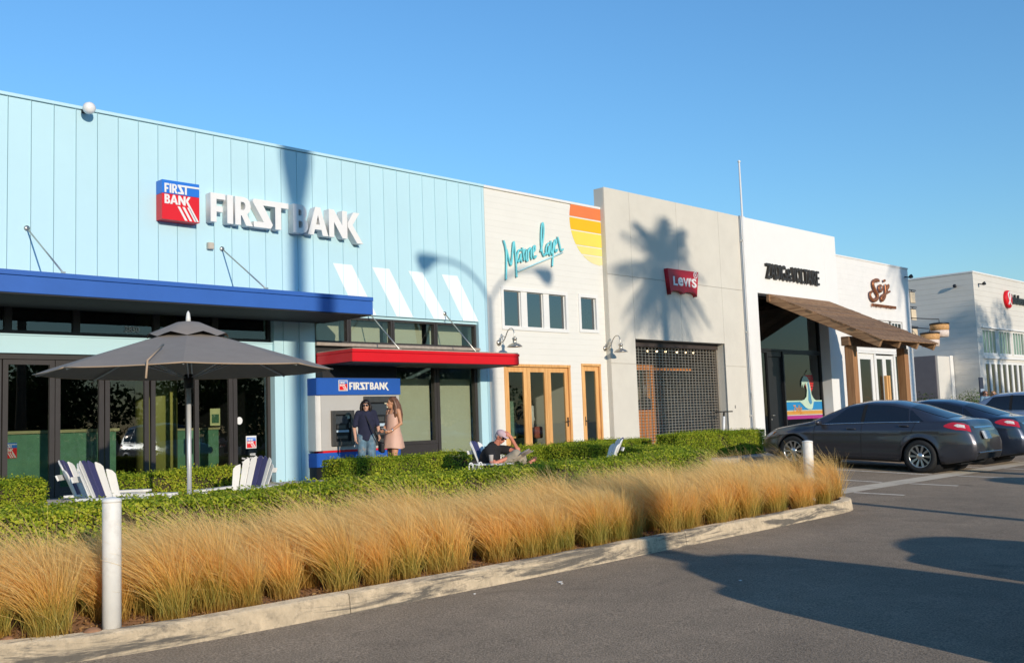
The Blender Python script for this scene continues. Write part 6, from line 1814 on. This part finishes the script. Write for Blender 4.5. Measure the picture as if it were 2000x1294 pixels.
def hand(b, w, d, palm_n, s=1.0, curl=.7, thumb=1):
    """wrist point, direction of the fingers, palm normal; five separate curled fingers"""
    w = Vector(w); d = Vector(d).normalized(); n = Vector(palm_n); n = (n - d * n.dot(d)).normalized(); a = d.cross(n) * thumb
    b.tube([w, w + d * .045 * s, w + d * .09 * s], [.022 * s, .030 * s, .030 * s], 10)
    b.ball(w + d * .055 * s, (.03 * s, .03 * s, .03 * s), 8, 6)
    for k, ln in enumerate((.068, .078, .072, .056)):
        o = w + d * .085 * s + a * (.030 - .020 * k) * s
        p1 = o + d * ln * .45 * s + n * ln * .12 * curl * s; p2 = p1 + (d * (1 - curl * .7) + n * curl).normalized() * ln * .35 * s; p3 = p2 + (d * (1 - curl * 1.3) + n * curl * 1.2).normalized() * ln * .3 * s
        b.tube([o - d * .02 * s, p1, p2, p3], [.0095 * s, .0088 * s, .0082 * s, .007 * s], 8); b.ball(p3, .007 * s, 6, 5)
    o = w + d * .03 * s + a * .026 * s; p1 = o + (d * .6 + a * .7 + n * .2).normalized() * .035 * s; p2 = p1 + (d * .9 + a * .1 + n * .5).normalized() * .03 * s
    b.tube([o, p1, p2], [.013 * s, .011 * s, .008 * s], 8); b.ball(p2, .008 * s, 6, 5)

def strands(parent, P, n, r0, length, m, seed, spread=1.0, zback=-.02, wave=.012, front=.2):
    rs = random.Random(seed); b = MB()
    for i in range(n):
        a = math.pi * (.5 + .5 * rs.uniform(-1, 1) * spread) ; side = rs.choice((-1, 1)); a = side * a
        # a = 0 front, pi back
        if abs(a) < front * math.pi: continue
        x, y = math.cos(a), math.sin(a); L = length * rs.uniform(.75, 1.05)
        top = P(.03 * rs.uniform(-1, 1) - .01, .03 * side * rs.uniform(0, 1), .112)
        p1 = P(x * .098, y * .083, .05); p2 = P(x * .104 - .01, y * .098, -.06); pts = [top, p1, p2]
        k = 5
        for j in range(1, k):
            u = j / (k - 1); ph = rs.uniform(0, 6)
            pts.append(p2 + Vector((0, 0, -L * u)) + Vector((math.sin(u * 7 + ph), math.cos(u * 6 + ph), 0)) * wave + (p2 - P(0, 0, -.06)) * .22 * u)
        b.tube(smooth_path([tuple(p) for p in pts], 1), [r0 * (1 - .6 * q / (4 * 0 + len(smooth_path([tuple(p) for p in pts], 1)) - 1)) for q in range(len(smooth_path([tuple(p) for p in pts], 1)))], 5, True)
    return b.build('hair_strands', m, parent)

def woman_navy(x, y, z, rot):
    t = thing('person', 'woman in loose navy top and torn jeans wearing sunglasses by the cash machine', 'person', (x, y, z), rot)
    b = MB()
    P, e = head(b, (.02, 0, 1.50), R_(-6))
    limb(b, [(0, 0, 1.30), (.0, 0, 1.38), (.015, 0, 1.44)], [.06, .052, .05])
    limb(b, [(0, 0, .86), (0, 0, 1.0), (.01, 0, 1.15), (0, 0, 1.30)], [.105, .10, .105, .09], 14)
    limb(b, [(0, -.16, 1.345), (0, .16, 1.345)], [.06, .06])
    limb(b, [(0, .17, 1.34), (-.02, .235, 1.10), (.10, .25, .90)], [.052, .040, .028]); hand(b, (.10, .25, .90), (.5, .05, -.86), (0, -1, 0), .95)
    limb(b, [(0, -.17, 1.34), (-.05, -.24, 1.09), (.06, -.22, .87)], [.052, .040, .028]); hand(b, (.06, -.22, .87), (.4, .05, -.9), (0, 1, 0), .95, thumb=-1)
    limb(b, [(0, .085, .84), (.14, .09, .46), (.20, .09, .10)], [.09, .062, .042]); limb(b, [(.17, .09, .05), (.30, .09, .035)], [.04, .032])
    limb(b, [(0, -.085, .84), (.03, -.09, .46), (-.22, -.09, .14)], [.09, .062, .042]); limb(b, [(-.24, -.09, .08), (-.12, -.09, .035)], [.04, .032])
    fuse(b, 'body', SKINB, t, .0085)
    NAVYC = mat('navy cotton', (.018, .020, .045), .9, var=.2, scale=8)
    b = MB(); vs = []; n = 32
    prof = [(.80, .125, .185), (.92, .122, .172), (1.06, .12, .165), (1.20, .125, .17), (1.30, .112, .165), (1.36, .085, .14), (1.40, .06, .075)]
    for k, (zz, rx, ry) in enumerate(prof):
        for q in range(n):
            a = 2 * math.pi * q / n; fl = 1 + .03 * math.sin(a * 6 + k) * max(0, 1.2 - zz) / .4
            vs.append((rx * fl * math.cos(a), ry * fl * math.sin(a), zz - (.05 * math.sin(a) if k == 0 else 0)))
    fs = [(k * n + q, k * n + (q + 1) % n, (k + 1) * n + (q + 1) % n, (k + 1) * n + q) for k in range(len(prof) - 1) for q in range(n)] + [list(range(n))[::-1], [(len(prof) - 1) * n + q for q in range(n)]]
    b.add(vs, fs)
    limb(b, [(0, -.15, 1.345), (0, .15, 1.345)], [.072, .072])
    for s in (-1, 1): limb(b, [(0, s * .155, 1.335), (-.01, s * .205, 1.18), (0, s * .222, 1.12)], [.068, .062, .056])
    fuse(b, 'loose_top', NAVYC, t, .011, 3)
    DEN = mat('faded denim', (.11, .19, .25), .9, var=.35, scale=14, stain=((.40, .30, .22), .6, 9))
    b = MB(); limb(b, [(0, .085, .88), (.14, .09, .47), (.19, .09, .20)], [.112, .082, .072]); limb(b, [(0, -.085, .88), (.03, -.09, .47), (-.18, -.09, .21)], [.112, .082, .072])
    fuse(b, 'jeans', DEN, t, .011, 3)
    b = MB(); limb(b, [(.16, .09, .04), (.24, .09, .035), (.32, .09, .03)], [.045, .042, .036]); b.build('shoe', BLK2, t)
    b = MB(); limb(b, [(-.26, -.09, .07), (-.18, -.09, .05), (-.11, -.09, .03)], [.045, .042, .036]); b.build('shoe', BLK2, t)
    HB = mat('black hair', (.014, .010, .010), .4, var=.3, scale=30, spec=.5)
    b = MB(); b.ball(P(-.022, 0, .040), (.100, .088, .092), 18, 12, e)
    for s in (-1, 1): b.tube([P(.055, s * .055, .085), P(.035, s * .086, .03), P(.02, s * .095, -.05), P(.02, s * .088, -.12)], [.022, .026, .032, .018], 10); b.tube([P(-.03, s * .07, .05), P(-.05, s * .088, -.05), P(-.03, s * .08, -.13)], [.03, .045, .02], 10)
    b.tube([P(-.08, 0, .05), P(-.10, 0, -.05), P(-.085, 0, -.13)], [.05, .055, .02], 10)
    b.tube([P(.066, -.055, .072), P(.082, 0, .068), P(.066, .055, .072)], [.024, .026, .024], 8)
    fuse(b, 'hair', HB, t, .008, 3)
    face(P, t, True)
    STR = mat('bag strap', (.012, .012, .016), .6)
    b = MB(); b.tube([(.0, -.10, 1.40), (.10, -.02, 1.30), (.19, .08, 1.08), (.20, .18, .86), (.15, .25, .72)], .014, 6); b.tube([(.0, -.10, 1.40), (-.10, .0, 1.30), (-.16, .16, 1.0), (.0, .27, .74)], .014, 6); b.build('bag_strap', STR, t)
    b = MB(); b.obox((.10, .29, .66), (.26, .09, .20), Euler((0, R_(8), R_(10)))); b.build('shoulder_bag', STR, t, bevel=.03, segs=3)

def woman_dress(x, y, z, rot):
    t = thing('person', 'woman with long brown hair in a short pale pink dress holding a phone', 'person', (x, y, z), rot)
    b = MB(); P, e = head(b, (.03, 0, 1.545), R_(-24))
    limb(b, [(0, 0, 1.33), (.0, 0, 1.42), (.02, 0, 1.48)], [.055, .047, .046])
    limb(b, [(0, 0, .90), (0, 0, 1.05), (.01, 0, 1.20), (0, 0, 1.34)], [.135, .10, .115, .09], 14)
    limb(b, [(0, -.155, 1.385), (0, .155, 1.385)], [.05, .05])
    limb(b, [(0, .165, 1.38), (-.03, .20, 1.13), (.19, .16, .99)], [.047, .037, .026]); hand(b, (.19, .16, .99), (.9, -.2, -.25), (0, -.6, .5), .95, .8)
    limb(b, [(0, -.165, 1.38), (.02, -.20, 1.12), (.21, -.08, 1.0)], [.047, .037, .026]); hand(b, (.21, -.08, 1.0), (.85, .3, -.2), (0, .6, .5), .95, .8, thumb=-1)
    limb(b, [(0, .09, .88), (.07, .09, .50), (.03, .09, .10)], [.098, .062, .04]); limb(b, [(.02, .09, .05), (.16, .09, .03)], [.036, .028])
    limb(b, [(0, -.09, .88), (.02, -.09, .49), (-.20, -.09, .13)], [.098, .062, .04]); limb(b, [(-.21, -.09, .07), (-.08, -.09, .03)], [.036, .028])
    fuse(b, 'body', SKIN, t, .0085)
    PINK = mat('pale pink satin', (.62, .37, .27), .55, var=.06, scale=6)
    b = MB(); b.smooth = True
    prof = [(1.33, .085, .115), (1.26, .118, .150), (1.16, .120, .150), (1.04, .122, .148), (.92, .158, .178), (.80, .188, .205), (.68, .205, .225), (.635, .21, .23)]
    vs = []; n = 36
    for k, (zz, rx, ry) in enumerate(prof):
        for q in range(n):
            a = 2 * math.pi * q / n; fl = 1 + (.035 * math.sin(a * 7 + k * .4) * max(0, (1.0 - zz)) / .36)
            vs.append((rx * fl * math.cos(a) + .012, ry * fl * math.sin(a), zz + .012 * math.sin(a * 3) * (zz < .7)))
    fs = [(k * n + q, k * n + (q + 1) % n, (k + 1) * n + (q + 1) % n, (k + 1) * n + q) for k in range(len(prof) - 1) for q in range(n)]
    b.add(vs, fs); o = b.build('dress', PINK, t); sd = o.modifiers.new('thick', 'SOLIDIFY'); sd.thickness = .004; ss = o.modifiers.new('sub', 'SUBSURF'); ss.levels = 1; ss.render_levels = 1
    for s in (-1, 1):
        b = MB(); b.tube([(.09, s * .075, 1.31), (.05, s * .09, 1.41), (-.05, s * .08, 1.38), (-.09, s * .06, 1.30)], .007, 6); b.build('dress_strap', PINK, t)
    BR = mat('brown hair', (.15, .065, .032), .42, var=.35, scale=25, spec=.45)
    b = MB(); b.ball(P(-.025, 0, .040), (.100, .086, .092), 18, 12, e)
    for s in (-1, 1): b.tube([P(.02, s * .05, .098), P(-.03, s * .086, .04), P(-.06, s * .095, -.08), P(-.05, s * .12, -.22), P(-.02, s * .115, -.32)], [.022, .030, .042, .042, .015], 10)
    b.tube([P(-.07, 0, .06), P(-.11, 0, -.06), P(-.13, 0, -.22), P(-.14, 0, -.38), P(-.13, 0, -.46)], [.06, .08, .095, .075, .03], 12)
    fuse(b, 'hair', BR, t, .009, 2)
    strands(t, P, 90, .006, .36, BR, 4, front=.46)
    face(P, t)
    b = MB(); b.lathe([(.032, -.012), (.034, 0), (.032, .012)], 14, (0, 0, 0), 'x', False); o = b.build('wrist_watch', mat('silver watch', (.6, .6, .6), .25, metal=.9), t); o.location = (.165, .163, 1.005); o.rotation_euler = (0, R_(25), R_(-10))
    b = MB(); b.obox((.30, .08, 1.02), (.15, .075, .009), Euler((0, R_(-30), R_(15)))); b.build('phone', mat('white phone', (.65, .65, .63), .3), t, bevel=.003)
    b = MB(); limb(b, [(.0, .09, .025), (.08, .09, .02), (.17, .09, .02)], [.035, .036, .03]); b.build('sandal', mat('tan sandal', (.3, .18, .1), .7), t)
    b = MB(); limb(b, [(-.22, -.09, .05), (-.14, -.09, .03), (-.07, -.09, .02)], [.035, .036, .03]); b.build('sandal', MATS['tan sandal'], t)

def man_reading(x, y, z, rot):
    t = thing('person', 'man in cap, black shirt and khaki trousers reading in the garden chair', 'person', (x, y, z), rot)
    b = MB(); P, e = head(b, (.13, 0, .985), R_(-12), R_(30), 1.02)
    limb(b, [(.0, 0, .82), (.05, 0, .87), (.09, 0, .92)], [.07, .062, .06])
    limb(b, [(-.10, 0, .30), (-.12, 0, .45), (-.08, 0, .64), (-.01, 0, .80)], [.16, .165, .16, .11], 14)
    limb(b, [(-.02, -.18, .76), (-.02, .18, .76)], [.075, .075])
    limb(b, [(-.01, -.20, .75), (.13, -.27, .52), (.40, -.10, .64)], [.066, .052, .036]); hand(b, (.40, -.10, .64), (.85, .35, .1), (.2, .3, -1), 1.05, .7, thumb=-1)
    limb(b, [(-.01, .20, .75), (.36, .22, .74), (.30, .05, .98)], [.066, .050, .036]); hand(b, (.30, .05, .98), (-.55, -.25, .75), (-.8, 0, -.4), 1.05, .5)
    limb(b, [(-.04, .11, .32), (.46, .12, .60), (.44, .12, .14)], [.11, .078, .05]); limb(b, [(.43, .12, .06), (.60, .12, .04)], [.05, .042])
    limb(b, [(-.04, -.11, .32), (.46, -.08, .66), (.52, .18, .50)], [.11, .078, .052]); limb(b, [(.53, .23, .47), (.62, .32, .54)], [.048, .04])
    fuse(b, 'body', SKINR, t, .009)
    TEE = mat('black tee shirt', (.018, .017, .018), .9, var=.2, scale=10)
    b = MB(); limb(b, [(-.10, 0, .28), (-.13, 0, .45), (-.09, 0, .64), (-.02, 0, .78)], [.185, .20, .19, .135], 16); limb(b, [(-.03, -.17, .76), (-.03, .17, .76)], [.092, .092])
    limb(b, [(-.02, -.20, .755), (.07, -.25, .62)], [.09, .085]); limb(b, [(-.02, .20, .755), (.17, .22, .74)], [.09, .08]); fuse(b, 'tee_shirt', TEE, t, .011, 3)
    KH = mat('khaki cotton', (.36, .30, .22), .9, var=.12, scale=9, bump=.3, bscale=20)
    b = MB(); limb(b, [(-.10, 0, .26), (-.02, 0, .30)], [.18, .17], 14); limb(b, [(-.04, .11, .32), (.46, .12, .60), (.44, .12, .20)], [.13, .105, .095]); limb(b, [(-.04, -.11, .32), (.46, -.08, .66), (.50, .10, .54)], [.13, .105, .09]); fuse(b, 'trousers', KH, t, .011, 3)
    SH = mat('brown shoe', (.15, .075, .04), .6, var=.2, scale=12)
    b = MB(); limb(b, [(.40, .12, .055), (.52, .12, .05), (.65, .12, .04)], [.055, .052, .042]); b.build('shoe', SH, t)
    b = MB(); limb(b, [(.51, .22, .45), (.56, .28, .50), (.63, .36, .57)], [.052, .052, .042]); b.build('shoe', SH, t)
    GH = mat('grey hair', (.42, .38, .36), .6, var=.2, scale=30)
    b = MB(); b.ball(P(-.03, 0, .0), (.085, .083, .075), 14, 10, e); fuse(b, 'hair', GH, t, .009, 2)
    CAP = mat('faded pink cap', (.56, .40, .42), .85, var=.1, scale=10)
    b = MB(); b.ball(P(-.006, 0, .058), (.105, .088, .072), 18, 12, e); b.ball(P(.10, 0, .050), (.062, .066, .011), 14, 8, e); fuse(b, 'cap', CAP, t, .007, 2)
    face(P, t, True)
    b = MB(); b.lathe([(.040, -.014), (.043, 0), (.040, .014)], 14, (0, 0, 0), 'x', False); o = b.build('wrist_watch', mat('gold watch', (.6, .45, .15), .3, metal=.8), t); o.location = (.33, -.145, .61); o.rotation_euler = (0, R_(-20), R_(32))
    PAP = mat('newspaper', (.44, .36, .30), .85, var=.2, scale=40)
    b = MB(); vs = []
    for i in range(7):
        for j in range(5): vs.append((.44 + .30 * i / 6, -.20 + .26 * j / 4 + .03 * math.sin(i), .60 + .14 * i / 6 + .03 * math.sin(j * 1.5)))
    fs = [(i * 5 + j, (i + 1) * 5 + j, (i + 1) * 5 + j + 1, i * 5 + j + 1) for i in range(6) for j in range(4)]
    b.add(vs, fs); o = b.build('open_booklet', PAP, t); sd = o.modifiers.new('thick', 'SOLIDIFY'); sd.thickness = .008

def far_woman(x, y, z, rot, label, hair_c, top_c, seed):
    t = thing('person', label, 'person', (x, y, z), rot, )
    b = MB(); P, e = head(b, (.02, 0, 1.53))
    limb(b, [(0, 0, 1.33), (.015, 0, 1.46)], [.055, .05]); limb(b, [(0, 0, .88), (0, 0, 1.1), (0, 0, 1.34)], [.14, .12, .10])
    limb(b, [(0, -.16, 1.37), (0, .16, 1.37)], [.055, .055])
    for s in (-1, 1):
        limb(b, [(0, s * .17, 1.36), (-.02, s * .23, 1.10), (.08, s * .22, .88)], [.05, .04, .028]); hand(b, (.08, s * .22, .88), (.3, 0, -1), (0, -s, 0), .95, thumb=s)
        limb(b, [(0, s * .09, .88), (.03 * s, s * .09, .48), (-.04 * s, s * .09, .1)], [.095, .062, .042]); limb(b, [(-.04 * s, s * .09, .05), (-.04 * s + .14, s * .09, .03)], [.036, .03])
    fuse(b, 'body', SKINB, t, .010)
    b = MB(); limb(b, [(0, 0, .84), (0, 0, 1.1), (0, 0, 1.34)], [.17, .15, .12], 14); limb(b, [(0, -.15, 1.37), (0, .15, 1.37)], [.07, .07])
    for s in (-1, 1): limb(b, [(0, s * .17, 1.36), (-.02, s * .23, 1.10)], [.066, .056])
    fuse(b, 'shirt', mat('shirt cloth %d' % seed, top_c, .9, var=.3, scale=9), t, .012, 2)
    b = MB()
    for s in (-1, 1): limb(b, [(0, s * .09, .88), (.03 * s, s * .09, .48), (-.04 * s, s * .09, .12)], [.11, .08, .06])
    fuse(b, 'trousers', mat('dark trousers', (.05, .06, .09), .9), t, .012, 2)
    b = MB(); rs = random.Random(seed); b.ball(P(-.03, 0, .045), (.10, .095, .09), 14, 10, e)
    for i in range(30):
        a = rs.uniform(.9, 5.4); q = rs.uniform(-.12, .10); b.ball(P(-.01 + .095 * math.cos(a), .09 * math.sin(a), q), rs.uniform(.022, .042), 8, 6)
    fuse(b, 'curly_hair', mat('curly hair %d' % seed, hair_c, .5, var=.3, scale=20), t, .010, 1)
    face(P, t, True)

woman_navy(12.28, 16.45, .512, R_(236))
woman_dress(12.66, 16.05, .503, R_(180))
man_reading(12.66, 13.15, PZ + .03, R_(-70))
far_woman(45.1, 16.3, .548, R_(225), 'woman with short brown hair and sunglasses walking by the far shops', (.12, .05, .03), (.16, .26, .36), 7)
far_woman(46.6, 16.5, .548, R_(215), 'woman with curly fair hair walking by the far shops', (.36, .20, .09), (.30, .22, .20), 9)
